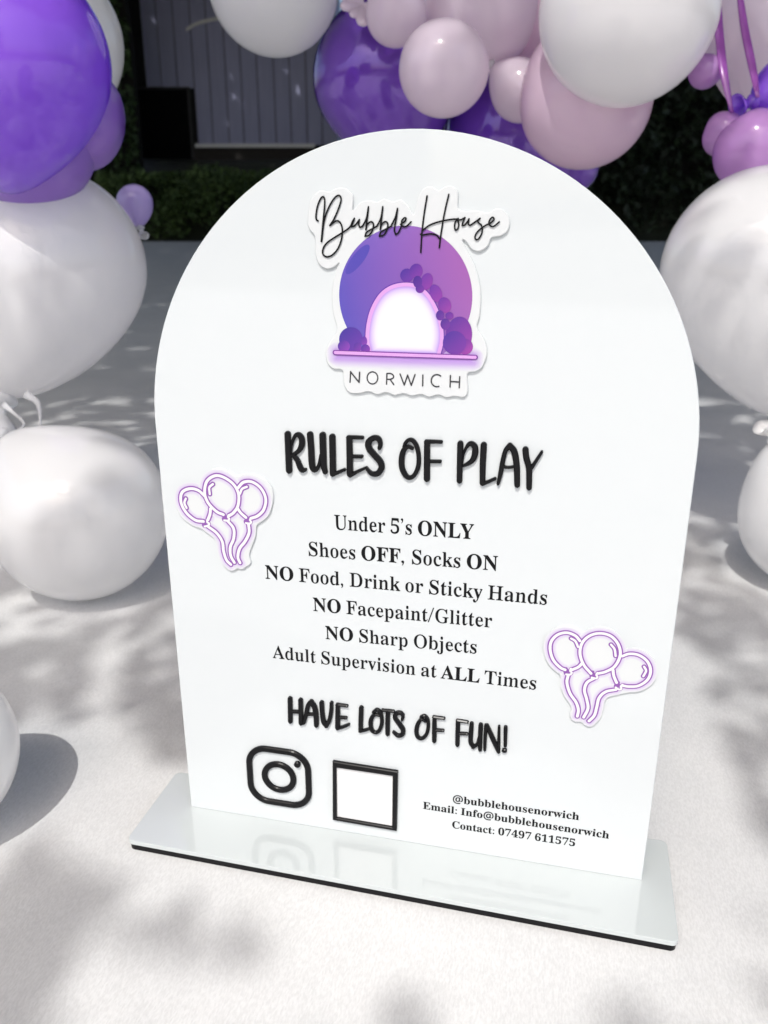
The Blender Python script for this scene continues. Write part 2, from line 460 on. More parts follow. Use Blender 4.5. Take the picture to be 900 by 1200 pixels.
GLYPHS = {"0":[375,[[188,-7,150,-3,118,7,91,24,69,48,51,76,39,111,33,134,29,158,25,184,23,212,23,241,23,270,25,298,29,324,33,348,39,371,51,405,69,433,91,456,118,473,150,483,189,486,225,483,257,473,283,456,305,433,322,405,336,370,342,347,347,323,350,297,352,269,353,240,352,211,350,184,347,158,342,133,336,110,322,76,305,47,283,24,256,7,225,-3],[188,37,210,43,227,61,237,91,241,114,244,140,247,170,248,204,248,240,248,277,247,310,244,340,241,367,237,390,227,419,211,437,189,443,166,437,150,419,139,390,135,367,131,340,129,310,127,277,127,240,127,204,129,170,131,140,135,114,139,91,150,61,166,43]]],"1":[375,[[65,0,65,36,120,36,131,37,139,40,146,45,150,53,153,64,154,79,154,416,137,396,122,380,108,365,94,355,81,348,67,346,57,347,48,352,40,359,33,369,29,381,28,396,42,400,57,405,74,412,91,420,111,432,132,447,179,482,254,482,254,79,255,66,257,56,261,47,267,41,276,37,288,36,343,36,343,0]]],"4":[375,[[121,0,121,36,140,36,154,37,167,39,179,44,188,52,193,65,195,84,195,125,9,125,9,166,199,480,293,480,293,169,363,169,363,125,293,125,293,84,295,65,300,52,309,44,320,39,333,37,348,36,357,36,357,0],[56,169,195,169,195,287,196,351,199,416,189,394,174,366,158,338,146,319]]],"5":[375,[[165,-7,133,-5,106,-1,84,5,66,14,51,24,40,35,33,48,28,61,27,75,29,89,33,101,42,109,53,116,66,120,81,121,81,108,84,96,88,83,93,71,101,61,111,52,123,46,137,42,154,40,169,41,183,45,195,50,207,58,217,69,226,83,232,101,236,122,237,148,234,178,226,203,213,223,195,236,173,244,146,247,130,247,116,246,103,243,71,235,40,247,62,480,316,480,319,357,281,357,275,380,273,388,270,394,267,399,261,403,254,405,244,406,105,406,94,281,102,284,113,286,126,288,168,291,198,290,225,286,250,279,273,268,293,256,319,228,335,192,340,148,338,120,333,96,324,75,312,56,299,40,282,27,265,16,246,8,226,1,205,-3,185,-6]]],"6":[375,[[197,-7,165,-4,136,4,109,18,86,37,67,62,51,93,44,114,38,138,34,164,31,192,30,222,32,258,35,293,42,325,51,356,63,384,77,409,94,432,114,450,137,466,163,477,191,484,222,486,249,485,272,482,291,476,307,468,319,459,329,449,335,437,339,425,340,412,338,399,332,387,322,376,307,367,287,362,260,360,259,373,258,387,256,400,253,413,249,424,243,434,236,441,227,445,216,447,191,441,170,426,152,401,144,381,137,358,131,331,127,302,125,269,135,275,147,281,161,286,177,291,196,293,218,294,256,290,288,278,315,258,336,230,348,196,352,155,350,127,346,102,338,79,327,57,313,38,295,22,275,9,252,0,226,-5],[199,38,215,41,228,49,239,64,248,85,253,113,255,148,253,181,247,208,238,228,226,242,211,250,193,253,180,252,168,249,154,243,142,236,132,228,125,221,126,184,129,152,133,124,139,100,147,81,162,57,179,42]]],"7":[375,[[111,0,289,406,113,406,93,403,80,391,74,372,70,338,30,338,33,480,353,480,353,447,168,0]]],"9":[375,[[152,-7,127,-5,106,-2,88,4,73,12,62,22,53,33,47,45,44,57,42,69,43,79,46,87,50,94,57,100,65,104,75,107,83,88,92,71,103,56,118,45,135,38,156,36,188,43,213,67,232,106,244,160,251,230,240,218,227,207,212,198,195,191,176,186,155,185,119,189,87,201,60,220,40,248,28,282,24,324,26,355,32,383,42,409,56,431,74,450,95,466,120,477,147,484,177,486,209,484,238,476,264,463,287,444,307,420,323,390,331,368,337,345,342,319,344,291,345,261,344,225,340,190,334,157,326,126,315,97,301,72,284,49,264,30,241,14,215,3,185,-4],[184,233,199,234,212,239,224,245,235,255,243,265,251,278,250,311,247,339,243,364,238,385,231,403,217,424,201,437,181,441,164,438,149,429,137,413,128,391,123,362,121,328,128,275,149,244]]],"@":[604,[[291,-60,260,-59,231,-55,204,-49,179,-41,155,-30,134,-17,114,-2,97,15,82,34,69,55,58,78,50,103,44,129,40,158,39,188,41,229,48,267,58,304,73,338,92,369,115,397,141,421,171,441,204,458,226,466,249,472,273,476,298,479,324,480,351,478,377,475,402,469,426,461,448,451,482,429,510,401,534,368,545,346,554,322,560,296,564,269,565,240,564,219,562,199,558,179,552,160,545,142,536,126,525,111,513,98,500,88,484,80,467,75,449,73,429,75,413,81,400,91,390,103,382,117,378,132,375,132,365,116,354,102,339,90,322,81,302,75,280,73,249,77,222,88,201,107,186,133,176,163,173,198,175,227,181,253,191,276,204,297,220,315,240,330,263,341,288,347,316,349,335,349,355,347,374,344,391,341,406,337,418,333,412,197,411,180,411,173,412,152,417,136,423,126,432,120,442,116,453,115,466,117,478,122,488,132,497,145,504,160,510,178,514,197,517,218,518,240,515,280,507,315,493,346,474,373,451,395,423,412,393,425,360,433,324,435,294,434,266,430,240,424,216,415,194,404,162,380,135,351,115,317,105,294,97,270,92,244,88,218,87,190,89,152,96,118,106,87,121,61,140,38,162,19,189,4,219,-7,253,-13,291,-15,318,-14,344,-11,369,-6,393,0,415,6,435,13,435,-32,415,-40,394,-46,370,-52,346,-56,319,-59],[289,115,312,118,330,127,343,143,353,164,359,188,362,216,366,300,344,305,316,307,296,305,278,300,263,291,251,279,241,265,234,249,230,232,227,215,226,197,228,171,233,150,243,134,256,123,271,117]]],"A":[437,[[-9,0,-9,18,4,19,14,24,24,30,32,41,41,55,49,75,206,466,224,465,384,87,394,65,403,47,411,34,420,25,430,20,443,18,443,0,229,0,229,18,259,21,277,30,283,46,282,54,279,66,273,81,253,132,103,132,79,71,76,59,75,48,80,32,96,21,124,18,128,18,128,0],[113,161,242,161,177,319]]],"C":[468,[[257,-11,230,-10,205,-6,181,0,159,9,137,20,105,43,78,71,56,104,45,127,37,150,31,175,27,201,26,228,27,255,31,281,37,306,45,329,56,351,79,384,106,412,139,435,160,446,183,454,207,461,233,464,259,465,292,463,328,454,367,440,374,437,381,436,388,435,402,439,413,449,419,465,437,465,437,308,420,308,403,347,381,380,356,407,328,427,298,439,265,443,222,435,187,409,163,365,149,304,144,226,149,153,165,97,192,56,230,32,278,24,305,26,331,33,358,45,383,61,407,81,428,106,447,89,418,53,384,25,345,5,303,-7]]],"D":[496,[[20,0,20,17,39,19,53,23,63,30,69,39,73,54,74,75,74,374,72,397,68,415,61,426,50,433,35,437,15,439,15,455,222,455,268,453,309,446,346,434,378,418,405,396,428,371,445,341,458,307,466,269,468,228,459,146,430,82,382,36,315,9,228,0],[222,24,262,30,295,47,319,75,331,97,339,124,346,155,349,190,351,229,345,303,330,360,305,401,269,425,223,433,208,432,197,429,190,423,185,415,183,402,182,385,182,72,183,55,185,42,190,34,197,29,208,25]]],"E":[442,[[14,0,14,17,35,18,51,22,62,30,70,41,74,57,75,78,75,369,74,394,69,413,62,425,51,433,36,437,16,439,16,455,399,455,399,320,383,320,375,357,361,386,340,406,312,420,276,428,232,430,219,430,208,429,200,428,194,426,189,422,186,417,184,410,183,400,183,388,183,246,193,246,221,248,243,256,259,269,272,288,281,313,288,345,304,345,304,118,287,118,284,143,280,164,273,181,264,195,254,206,241,213,225,218,207,221,185,222,183,222,183,67,184,53,187,42,192,35,201,31,213,28,230,28,261,29,289,32,313,39,335,48,354,60,371,75,386,94,399,116,411,143,430,143,402,0]]],"F":[404,[[15,0,15,17,36,20,52,26,62,34,69,45,73,62,75,84,75,375,73,396,69,412,61,423,50,430,35,435,14,439,14,455,394,455,394,320,377,320,372,345,365,367,355,385,343,400,328,412,310,420,288,426,261,430,230,431,200,429,194,428,189,425,186,421,184,416,182,408,182,398,182,247,190,247,217,250,239,257,256,270,269,289,278,314,284,347,302,347,302,118,285,118,279,154,269,181,257,200,239,213,217,221,189,224,182,224,182,81,183,66,185,53,188,43,193,34,200,28,210,24,222,20,238,18,257,17,257,0]]],"G":[508,[[268,-10,240,-9,213,-5,188,1,164,9,141,19,108,42,80,70,57,103,47,125,38,149,32,174,29,201,28,229,29,256,32,282,38,307,47,330,57,352,80,385,107,413,139,435,161,446,183,455,207,461,231,464,257,465,293,463,330,454,369,441,376,438,382,436,388,436,395,437,401,439,406,443,410,449,415,456,419,465,437,465,437,308,420,308,409,334,397,357,382,379,366,397,348,413,329,426,309,436,288,441,267,443,224,435,189,409,165,366,151,305,146,228,147,188,151,151,158,119,168,91,180,67,206,37,238,19,275,13,298,14,316,19,328,27,336,39,341,53,343,71,343,128,341,146,337,161,329,170,317,176,299,180,275,182,275,198,500,198,500,182,481,180,466,177,457,171,451,161,447,147,446,128,446,29,411,15,375,4,340,-4,304,-9]]],"H":[523,[[15,0,15,17,36,20,52,24,62,32,69,43,73,59,75,81,75,379,73,398,69,413,62,424,51,431,36,436,16,439,16,455,242,455,242,439,227,437,214,435,204,432,197,428,191,422,187,415,184,406,183,394,182,379,182,251,342,251,342,379,341,394,340,406,337,415,334,422,328,428,320,432,310,435,298,437,282,439,282,455,507,455,507,439,486,436,471,431,461,424,454,414,451,399,449,379,449,81,451,60,455,44,461,33,471,25,487,20,507,17,507,0,282,0,282,17,303,20,318,24,329,31,336,41,340,58,342,81,342,221,182,221,182,81,183,59,187,43,194,32,205,24,221,20,242,17,242,0]]],"I":[261,[[13,0,13,17,34,21,50,26,61,32,69,42,74,56,75,75,75,387,74,405,70,419,63,427,52,433,36,437,13,439,13,455,244,455,244,439,223,437,207,433,196,427,188,419,184,405,183,387,183,77,183,64,185,53,187,44,192,37,198,31,206,26,216,23,230,20,246,17,246,0]]],"L":[426,[[15,0,15,17,36,20,52,24,62,32,69,43,73,59,75,81,75,379,73,399,69,414,62,425,51,432,36,436,16,439,16,455,250,455,250,439,233,438,219,436,208,434,199,430,193,424,188,416,185,407,183,394,182,379,182,83,182,68,183,56,185,47,188,40,193,35,200,31,208,29,220,28,234,28,264,29,291,33,315,40,335,49,354,63,370,80,384,100,397,125,409,154,427,154,402,0]]],"N":[494,[[403,-11,107,350,107,79,108,57,112,42,119,31,129,24,145,20,167,17,167,0,18,0,18,17,33,18,45,20,54,23,61,27,67,33,71,41,74,51,75,64,76,79,76,388,56,412,43,427,36,433,18,439,18,455,156,455,391,169,391,377,390,392,389,404,386,414,382,421,376,427,369,431,359,435,346,437,331,439,331,455,480,455,480,439,459,436,443,432,433,425,427,414,423,398,422,377,422,-11]]],"O":[525,[[261,-11,228,-9,198,-3,169,7,142,21,117,38,94,58,75,81,58,106,45,134,35,163,29,195,28,228,29,260,35,292,45,321,58,349,75,374,95,397,117,417,143,434,170,448,200,458,232,464,265,466,298,464,328,458,357,448,384,435,409,418,431,399,451,376,467,351,481,323,490,293,496,261,498,228,496,195,490,163,481,134,467,106,450,81,430,58,408,38,383,21,355,7,325,-3,294,-9],[265,12,306,21,338,47,361,90,375,150,379,228,378,268,374,304,368,337,359,365,348,389,324,419,294,437,260,443,219,435,186,409,163,366,150,305,145,228,146,188,150,151,157,119,166,91,177,67,201,37,230,18]]],"S":[390,[[43,-11,43,158,62,158,75,113,91,77,111,50,136,30,164,19,197,15,220,17,241,24,257,36,269,51,276,69,279,89,273,117,255,140,225,160,163,191,127,210,99,231,77,253,62,276,53,302,50,332,52,358,57,381,67,403,80,421,96,437,115,449,136,459,160,464,185,466,199,466,213,464,229,461,282,448,291,446,300,445,310,447,317,454,320,466,339,466,339,319,322,319,315,343,305,365,293,385,280,402,265,417,248,429,231,438,213,443,194,445,173,443,155,437,140,426,128,413,122,398,120,380,121,364,127,349,137,336,151,325,168,314,189,303,253,273,279,260,300,247,317,233,331,219,342,204,350,188,355,171,358,153,359,133,357,106,350,80,339,58,323,38,304,21,281,8,254,-2,225,-8,192,-10,158,-8,147,-6,136,-3,126,1,98,9,85,12,78,12,73,10,69,7,66,3,64,-3,61,-11]]],"T":[423,[[92,0,92,17,114,19,130,23,142,31,150,42,154,59,156,81,156,433,149,433,116,430,88,420,65,403,47,380,35,352,29,318,11,318,11,455,410,455,410,317,394,317,385,359,368,391,343,415,310,429,269,433,263,433,263,81,265,58,269,41,276,30,288,23,305,19,328,17,328,0]]],"U":[492,[[248,-13,213,-11,182,-6,155,2,133,14,114,29,99,47,88,69,80,94,75,123,73,155,73,379,72,398,68,413,61,424,50,431,35,436,15,439,15,455,240,455,240,439,225,437,213,435,202,432,195,428,189,422,185,415,183,406,181,394,181,379,181,140,183,104,191,74,203,51,221,35,245,25,275,22,317,28,350,44,373,71,388,110,392,159,392,378,391,398,387,413,379,423,368,431,351,436,328,439,328,455,474,455,474,439,456,435,442,429,433,421,427,411,424,396,422,378,422,181,421,142,416,108,407,78,395,53,380,32,361,16,338,3,312,-6,282,-11]]],"Y":[426,[[101,0,101,17,122,20,138,24,148,32,155,43,159,59,161,81,161,179,46,387,35,406,24,421,14,429,1,435,-13,438,-13,455,207,455,207,438,195,438,184,437,175,435,167,432,161,428,157,423,156,416,157,409,159,401,164,392,248,226,333,366,342,382,347,396,349,408,343,424,326,435,298,438,295,438,295,455,439,455,439,438,428,435,418,431,409,424,400,416,392,405,383,392,268,203,268,81,269,59,273,43,280,32,291,24,307,20,328,17,328,0]]],"a":[344,[[255,-10,226,-5,208,10,200,35,168,11,133,-4,95,-9,74,-6,55,0,40,11,29,26,22,43,20,63,25,91,39,115,63,136,83,147,106,158,133,169,164,180,199,190,199,241,197,258,193,272,187,282,177,290,164,294,148,296,123,293,109,286,104,274,105,270,108,264,113,257,119,248,122,239,123,231,121,220,117,210,110,202,100,196,90,192,77,191,64,192,54,196,45,203,38,212,34,223,33,236,35,252,40,266,49,278,62,290,77,300,95,308,115,314,137,317,162,318,205,315,239,307,263,292,280,271,290,244,293,210,293,62,293,52,294,45,295,40,297,37,300,35,304,34,309,35,314,38,320,42,329,28,306,7,281,-6],[151,34,158,34,165,37,174,41,183,47,191,54,199,63,199,169,154,151,127,123,118,84,122,56,133,39]]],"b":[361,[[43,-11,43,388,42,407,40,420,37,428,31,434,21,437,8,439,8,455,138,455,138,279,162,301,190,314,221,318,244,316,265,310,284,299,301,284,315,266,326,245,335,221,340,195,342,166,340,133,333,103,323,75,308,51,291,30,270,13,246,0,220,-8,192,-10,162,-6,133,7,105,28,53,-11],[183,14,204,18,220,30,232,49,239,77,244,114,245,160,244,197,239,228,231,251,220,267,204,277,184,280,174,279,164,275,155,270,147,262,142,253,138,242,138,69,143,38,158,20]]],"c":[293,[[156,-10,131,-8,108,-1,87,11,67,26,51,45,38,68,28,93,21,120,19,150,22,181,29,210,40,237,55,260,74,280,96,297,120,309,146,317,175,319,204,317,230,310,250,298,265,283,274,265,277,245,276,233,272,223,266,215,258,209,248,205,236,204,214,209,201,225,196,251,197,261,197,271,194,286,185,294,169,297,149,292,133,279,121,257,114,227,112,187,115,142,123,105,137,76,156,55,178,42,204,38,227,42,250,53,271,72,285,60,263,35,240,15,214,1,186,-7]]],"d":[370,[[140,-10,117,-8,97,-1,78,10,61,26,47,44,35,66,26,91,21,118,19,147,21,180,27,210,36,237,48,261,63,281,81,297,101,309,123,316,146,318,175,314,201,301,223,280,223,401,222,413,218,423,212,430,203,435,191,438,176,439,176,455,319,455,319,75,320,60,322,49,325,41,330,35,340,30,353,28,353,11,331,10,307,7,281,3,253,-3,223,-10,223,39,201,12,173,-5],[171,28,182,30,192,34,202,41,211,51,218,62,223,76,223,242,220,252,214,262,206,270,196,276,186,279,174,281,155,277,141,267,130,250,123,225,119,193,118,153,119,115,123,83,130,58,140,42,153,32]]],"e":[301,[[154,-10,129,-8,106,-1,85,10,66,26,50,45,37,69,27,95,21,125,19,157,21,187,28,215,38,240,51,263,68,282,87,298,109,309,132,316,157,318,193,314,224,301,249,280,268,251,279,216,283,173,283,166,117,166,121,121,131,87,147,62,170,47,199,42,225,47,248,62,270,86,285,73,264,43,240,20,214,3,185,-7],[116,192,201,192,201,215,201,241,198,261,193,277,186,288,175,295,161,297,136,286,121,255,116,203]]],"f":[214,[[15,0,15,16,25,17,34,19,40,22,44,25,47,30,50,35,51,42,52,55,52,73,52,277,16,277,16,310,52,310,52,353,56,386,67,413,85,436,109,452,139,461,174,465,200,463,222,456,240,446,253,432,261,417,263,400,262,386,258,375,252,367,244,360,235,357,224,355,213,356,203,360,195,365,189,372,186,381,185,391,186,400,188,410,193,420,196,426,197,433,196,438,190,442,180,443,168,442,159,437,153,430,150,419,148,406,148,390,148,310,203,310,203,277,148,277,148,65,149,47,152,34,158,26,167,20,181,17,199,16,199,0]]],"h":[381,[[18,0,18,16,30,17,39,21,45,26,49,33,52,43,52,56,52,399,52,412,49,422,46,429,40,435,31,438,19,440,19,455,148,455,148,267,175,295,207,313,243,318,275,314,299,301,316,280,327,250,330,212,330,56,331,43,333,33,337,26,343,21,352,17,363,16,363,0,202,0,202,16,207,16,223,21,232,34,235,56,235,217,234,234,232,247,229,258,223,265,215,270,203,271,183,267,164,255,148,235,148,56,148,43,151,33,154,26,160,21,168,17,180,16,180,0]]],"i":[198,[[101,362,87,364,75,368,65,376,57,387,52,399,50,412,52,426,57,438,65,449,75,457,87,462,101,463,114,462,126,457,137,449,145,438,150,426,151,412,149,399,145,387,136,376,126,368,114,364],[18,0,18,16,30,18,39,21,45,26,49,32,52,43,52,56,52,252,52,267,50,278,47,285,41,289,32,292,20,293,21,310,148,310,148,56,149,43,151,33,154,26,160,21,168,18,180,16,180,0]]],"j":[210,[[106,363,93,365,81,370,70,378,62,388,57,400,56,414,57,427,62,439,71,450,81,458,93,463,106,465,120,463,132,458,142,450,151,439,156,427,157,414,156,400,151,389,142,378,132,370,120,365],[36,-140,19,-139,4,-136,-11,-131,-24,-124,-35,-115,-44,-105,-50,-94,-54,-82,-56,-70,-55,-58,-51,-48,-45,-40,-36,-34,-26,-30,-15,-29,-3,-30,6,-33,15,-39,21,-46,25,-55,26,-66,25,-73,23,-80,19,-87,14,-94,12,-100,11,-103,13,-111,20,-115,31,-117,44,-115,53,-109,58,-100,61,-87,63,-72,64,-54,64,250,63,265,60,277,56,284,48,290,37,293,22,294,22,310,159,310,159,-21,156,-58,145,-87,127,-110,102,-127,72,-137]]],"k":[359,[[17,0,17,16,30,18,39,21,45,26,49,33,52,43,52,56,52,398,52,412,50,422,47,429,42,434,33,438,20,439,21,455,148,455,148,169,227,248,236,259,242,269,244,278,240,287,228,292,209,293,206,293,206,310,345,310,345,293,320,289,297,278,275,260,222,209,346,34,355,24,365,18,376,16,376,0,211,0,211,16,217,16,229,18,237,23,239,32,238,37,236,43,232,49,163,147,148,134,148,56,148,43,151,33,154,26,160,21,168,18,180,16,180,0]]],"l":[199,[[18,0,18,16,30,18,39,21,45,26,49,32,52,43,52,56,52,398,52,411,50,421,47,429,42,434,33,438,20,439,20,455,148,455,148,56,149,43,151,33,154,26,160,21,168,18,180,16,180,0]]],"m":[554,[[18,0,18,16,30,17,39,21,45,26,49,33,52,43,52,56,52,253,52,266,49,276,46,284,40,289,31,293,19,294,19,310,146,310,146,265,173,294,204,312,237,318,277,312,305,293,320,261,348,293,381,312,418,318,449,314,473,301,490,280,500,250,504,212,504,56,504,43,507,33,510,26,516,21,524,17,536,16,536,0,377,0,377,16,389,18,397,21,403,26,407,34,409,44,410,56,410,217,409,234,407,247,404,258,398,265,389,270,377,271,358,268,341,256,324,237,324,56,325,44,327,34,331,26,336,21,345,18,356,16,356,0,199,0,199,16,211,18,219,21,225,26,229,34,231,44,232,56,232,217,231,233,229,247,226,258,220,265,211,270,199,271,180,267,162,255,146,235,146,56,147,44,149,34,152,27,158,21,166,18,177,16,177,0]]],"n":[381,[[18,0,18,16,30,17,39,21,45,26,49,33,52,43,52,56,52,253,52,266,49,276,46,284,40,289,31,293,19,294,19,310,148,310,148,267,175,296,207,313,243,318,275,314,299,301,316,280,327,250,330,212,330,56,331,43,333,33,337,26,343,21,352,17,363,16,363,0,202,0,202,16,207,16,223,21,232,34,235,56,235,217,234,234,232,247,229,258,223,265,215,270,203,271,183,267,164,255,148,235,148,56,148,43,151,33,154,26,160,21,168,17,180,16,180,0]]],"o":[336,[[169,-10,140,-8,114,-1,90,11,69,27,52,47,38,70,27,96,21,124,19,154,21,184,27,213,38,239,52,262,69,281,90,297,114,309,140,316,168,318,196,316,222,309,245,298,266,282,283,263,298,240,308,214,315,185,317,154,315,123,308,94,298,69,284,46,266,26,245,11,222,-1,197,-8],[169,11,186,14,199,24,209,39,212,50,215,64,217,81,220,154,218,206,214,245,208,271,198,286,185,296,169,299,151,296,138,286,128,271,122,245,118,206,117,154,117,127,118,103,120,82,122,64,125,50,128,39,138,24,152,14]]],"p":[371,[[17,-139,17,-124,27,-123,34,-120,40,-117,45,-113,48,-107,50,-101,52,-64,52,243,52,261,50,275,46,283,41,288,32,292,19,295,19,310,143,310,143,263,166,294,195,313,230,319,253,317,274,310,293,298,309,283,323,264,335,241,343,216,348,189,350,160,348,128,343,99,334,72,323,48,308,28,291,12,272,0,250,-8,227,-10,196,-5,170,9,148,32,148,-58,148,-74,150,-88,152,-99,155,-107,160,-113,167,-118,175,-120,185,-122,197,-123,197,-139],[195,28,214,32,229,42,239,59,247,84,251,116,253,154,251,192,247,223,241,248,232,265,218,275,199,278,179,273,162,259,148,235,148,69,160,46,176,33]]],"r":[287,[[18,0,18,16,30,18,39,21,45,26,49,32,52,43,52,56,52,252,52,267,50,278,46,285,41,289,32,292,20,293,21,310,146,310,146,252,158,272,172,288,187,301,203,311,218,316,233,318,250,317,264,312,275,304,283,293,288,281,289,266,288,254,284,243,278,234,270,228,260,224,248,222,237,223,229,226,222,231,207,250,202,255,196,259,189,260,179,258,171,252,162,241,155,228,151,211,149,192,149,56,150,42,153,32,159,25,167,21,180,18,197,16,197,0]]],"s":[288,[[151,-10,132,-8,110,-3,87,6,73,9,64,7,56,1,51,-9,36,-9,36,105,53,105,61,79,72,57,87,39,103,26,121,17,140,15,156,16,168,20,179,27,186,35,191,46,192,58,188,76,176,92,156,105,107,130,85,142,68,155,54,169,45,185,39,202,37,220,40,247,49,270,65,291,86,306,111,316,141,319,166,316,199,308,206,306,213,305,220,306,226,311,230,319,244,319,244,222,228,222,220,244,209,262,196,277,182,288,166,294,149,296,136,295,125,292,116,286,110,278,106,269,105,259,106,249,109,240,115,232,123,225,134,218,146,212,191,189,212,178,229,165,241,151,250,136,255,117,257,95,254,65,244,39,228,18,206,2,181,-7]]],"t":[228,[[124,-9,99,-7,80,-1,66,10,56,26,50,46,48,71,48,279,20,279,20,300,46,324,68,347,88,369,105,389,118,407,129,424,144,424,144,310,208,310,208,279,144,279,144,82,145,69,147,59,149,51,154,45,160,41,168,40,183,44,195,56,206,75,222,66,208,39,192,18,172,3,149,-6]]],"u":[375,[[131,-10,103,-7,81,2,65,17,54,38,48,65,46,97,46,248,45,262,43,274,39,282,33,289,24,293,11,294,11,310,142,310,142,74,143,63,146,54,151,46,158,40,166,37,177,36,196,39,213,49,228,66,228,248,228,263,225,275,221,283,214,289,204,293,189,294,189,310,324,310,324,70,325,56,327,46,331,39,338,34,347,31,360,30,360,13,337,12,312,9,286,5,258,-2,228,-10,228,40,216,26,202,13,186,3,169,-4,150,-9]]],"v":[306,[[142,-10,38,248,33,261,27,272,22,281,16,288,8,292,-3,293,-3,310,164,310,164,294,156,294,141,292,132,286,129,276,130,268,185,122,236,253,241,272,237,284,224,292,203,294,203,310,305,310,305,295,294,291,284,286,278,279,272,269,266,258,260,243,160,-10]]],"w":[435,[[122,-10,17,265,14,272,10,279,6,284,1,289,-4,292,-11,293,-11,310,138,310,138,293,130,293,124,291,120,289,117,286,115,282,114,276,116,266,120,253,167,127,211,235,201,266,197,276,193,283,190,288,185,292,177,294,168,295,168,310,323,310,323,293,308,291,299,285,296,276,296,269,298,262,336,141,382,256,385,263,386,270,387,275,386,281,384,286,380,289,374,291,366,293,356,295,356,310,445,310,445,295,437,293,430,290,425,284,412,258,304,-10,289,-10,223,197,140,-10]]],"y":[300,[[52,-140,36,-139,22,-133,10,-125,1,-113,-5,-100,-7,-84,-5,-73,-2,-62,5,-53,13,-46,24,-41,36,-40,46,-41,56,-44,64,-49,70,-57,73,-65,75,-76,74,-81,74,-87,75,-94,79,-97,86,-99,94,-96,104,-88,114,-74,120,-65,125,-55,129,-44,133,-32,137,-19,140,-5,36,251,25,275,15,287,11,291,4,293,-3,293,-5,293,-5,310,162,310,162,293,151,293,142,291,136,289,132,286,129,281,128,275,130,267,133,257,185,119,230,241,236,260,238,274,237,281,234,286,229,289,223,292,214,293,203,293,203,310,300,310,300,293,291,292,283,288,277,281,271,271,265,258,259,242,162,-24,151,-53,140,-77,129,-96,118,-111,107,-122,95,-131,83,-136,68,-139]]]}

# ------------------------------------------------------------------ ground, bank
GZ = -0.0074                                     # the cloth, under the sign's foot
ORIGIN = Vector((CAM.x, CAM.y, 0))
EDGE = (ground_at(450, 283, GZ) - CAM).dot(FWD)


def site(x, d, z):
    return ORIGIN + RIGHT * x + FWD * d + Vector((0, 0, z))


def far(px, py, d):
    q = ray(px, py)
    return CAM + q * (d / q.dot(FWD))


def bank_height(d):
    t = min(max((d - EDGE - 0.15) / 2.0, 0), 1)
    return GZ - 0.006 + 1.25 * t * t * (3 - 2 * t)


bm = bmesh.new()
xs = [-45, -20, -12] + [i * 0.8 for i in range(-10, 11)] + [12, 20, 45]
ds = [-30, -12, -5, 0, 5, EDGE - 0.3] + [EDGE + 0.1 * i for i in range(0, 26)] + [EDGE + 4, 20, 30, 60]
rows = []
for d in ds:
    rows.append([bm.verts.new(site(x, d, bank_height(d) + (0.05 * noise.noise(Vector((x, d, 0))) if d > EDGE + 0.3 else 0))) for x in xs])
for a, b in zip(rows, rows[1:]):
    for i in range(len(xs) - 1):
        bm.faces.new((a[i], a[i + 1], b[i + 1], b[i]))
SOIL = leaf_material('dark_soil', (0.012, 0.013, 0.008), (0.022, 0.028, 0.012))
tag(link('ground', bm, SOIL, smooth=True), kind='structure')

bm = bmesh.new()
nx, nd = 60, 90
rows = []
for j in range(nd + 1):
    d = -3 + (EDGE + 3) * j / nd
    row = []
    for i in range(nx + 1):
        x = -9 + 18 * i / nx
        e = 0.05 * noise.noise(Vector((x * 0.9, 3, 0))) if j == nd else 0
        row.append(bm.verts.new(site(x, d + e, GZ)))
    rows.append(row)
for a, b in zip(rows, rows[1:]):
    for i in range(nx):
        bm.faces.new((a[i], a[i + 1], b[i + 1], b[i]))
tag(link('white_ground_cloth', bm, CLOTH, smooth=True), kind='structure')


# ------------------------------------------------------------------ greenery and shed at the far end
def leaf(bm, p, s, rnd):
    a = Vector((rnd.gauss(0, 1), rnd.gauss(0, 1), rnd.gauss(0, 1))).normalized()
    b = a.cross(Vector((rnd.gauss(0, 1), rnd.gauss(0, 1), rnd.gauss(0, 1)))).normalized()
    c = a.cross(b)
    k = s * rnd.uniform(0.7, 1.25)
    vs = [bm.verts.new(p - a * k * .62), bm.verts.new(p + b * k * .3 + c * k * .08), bm.verts.new(p + a * k * .62), bm.verts.new(p - b * k * .3 + c * k * .08)]
    bm.faces.new((vs[0], vs[1], vs[2]))
    bm.faces.new((vs[0], vs[2], vs[3]))


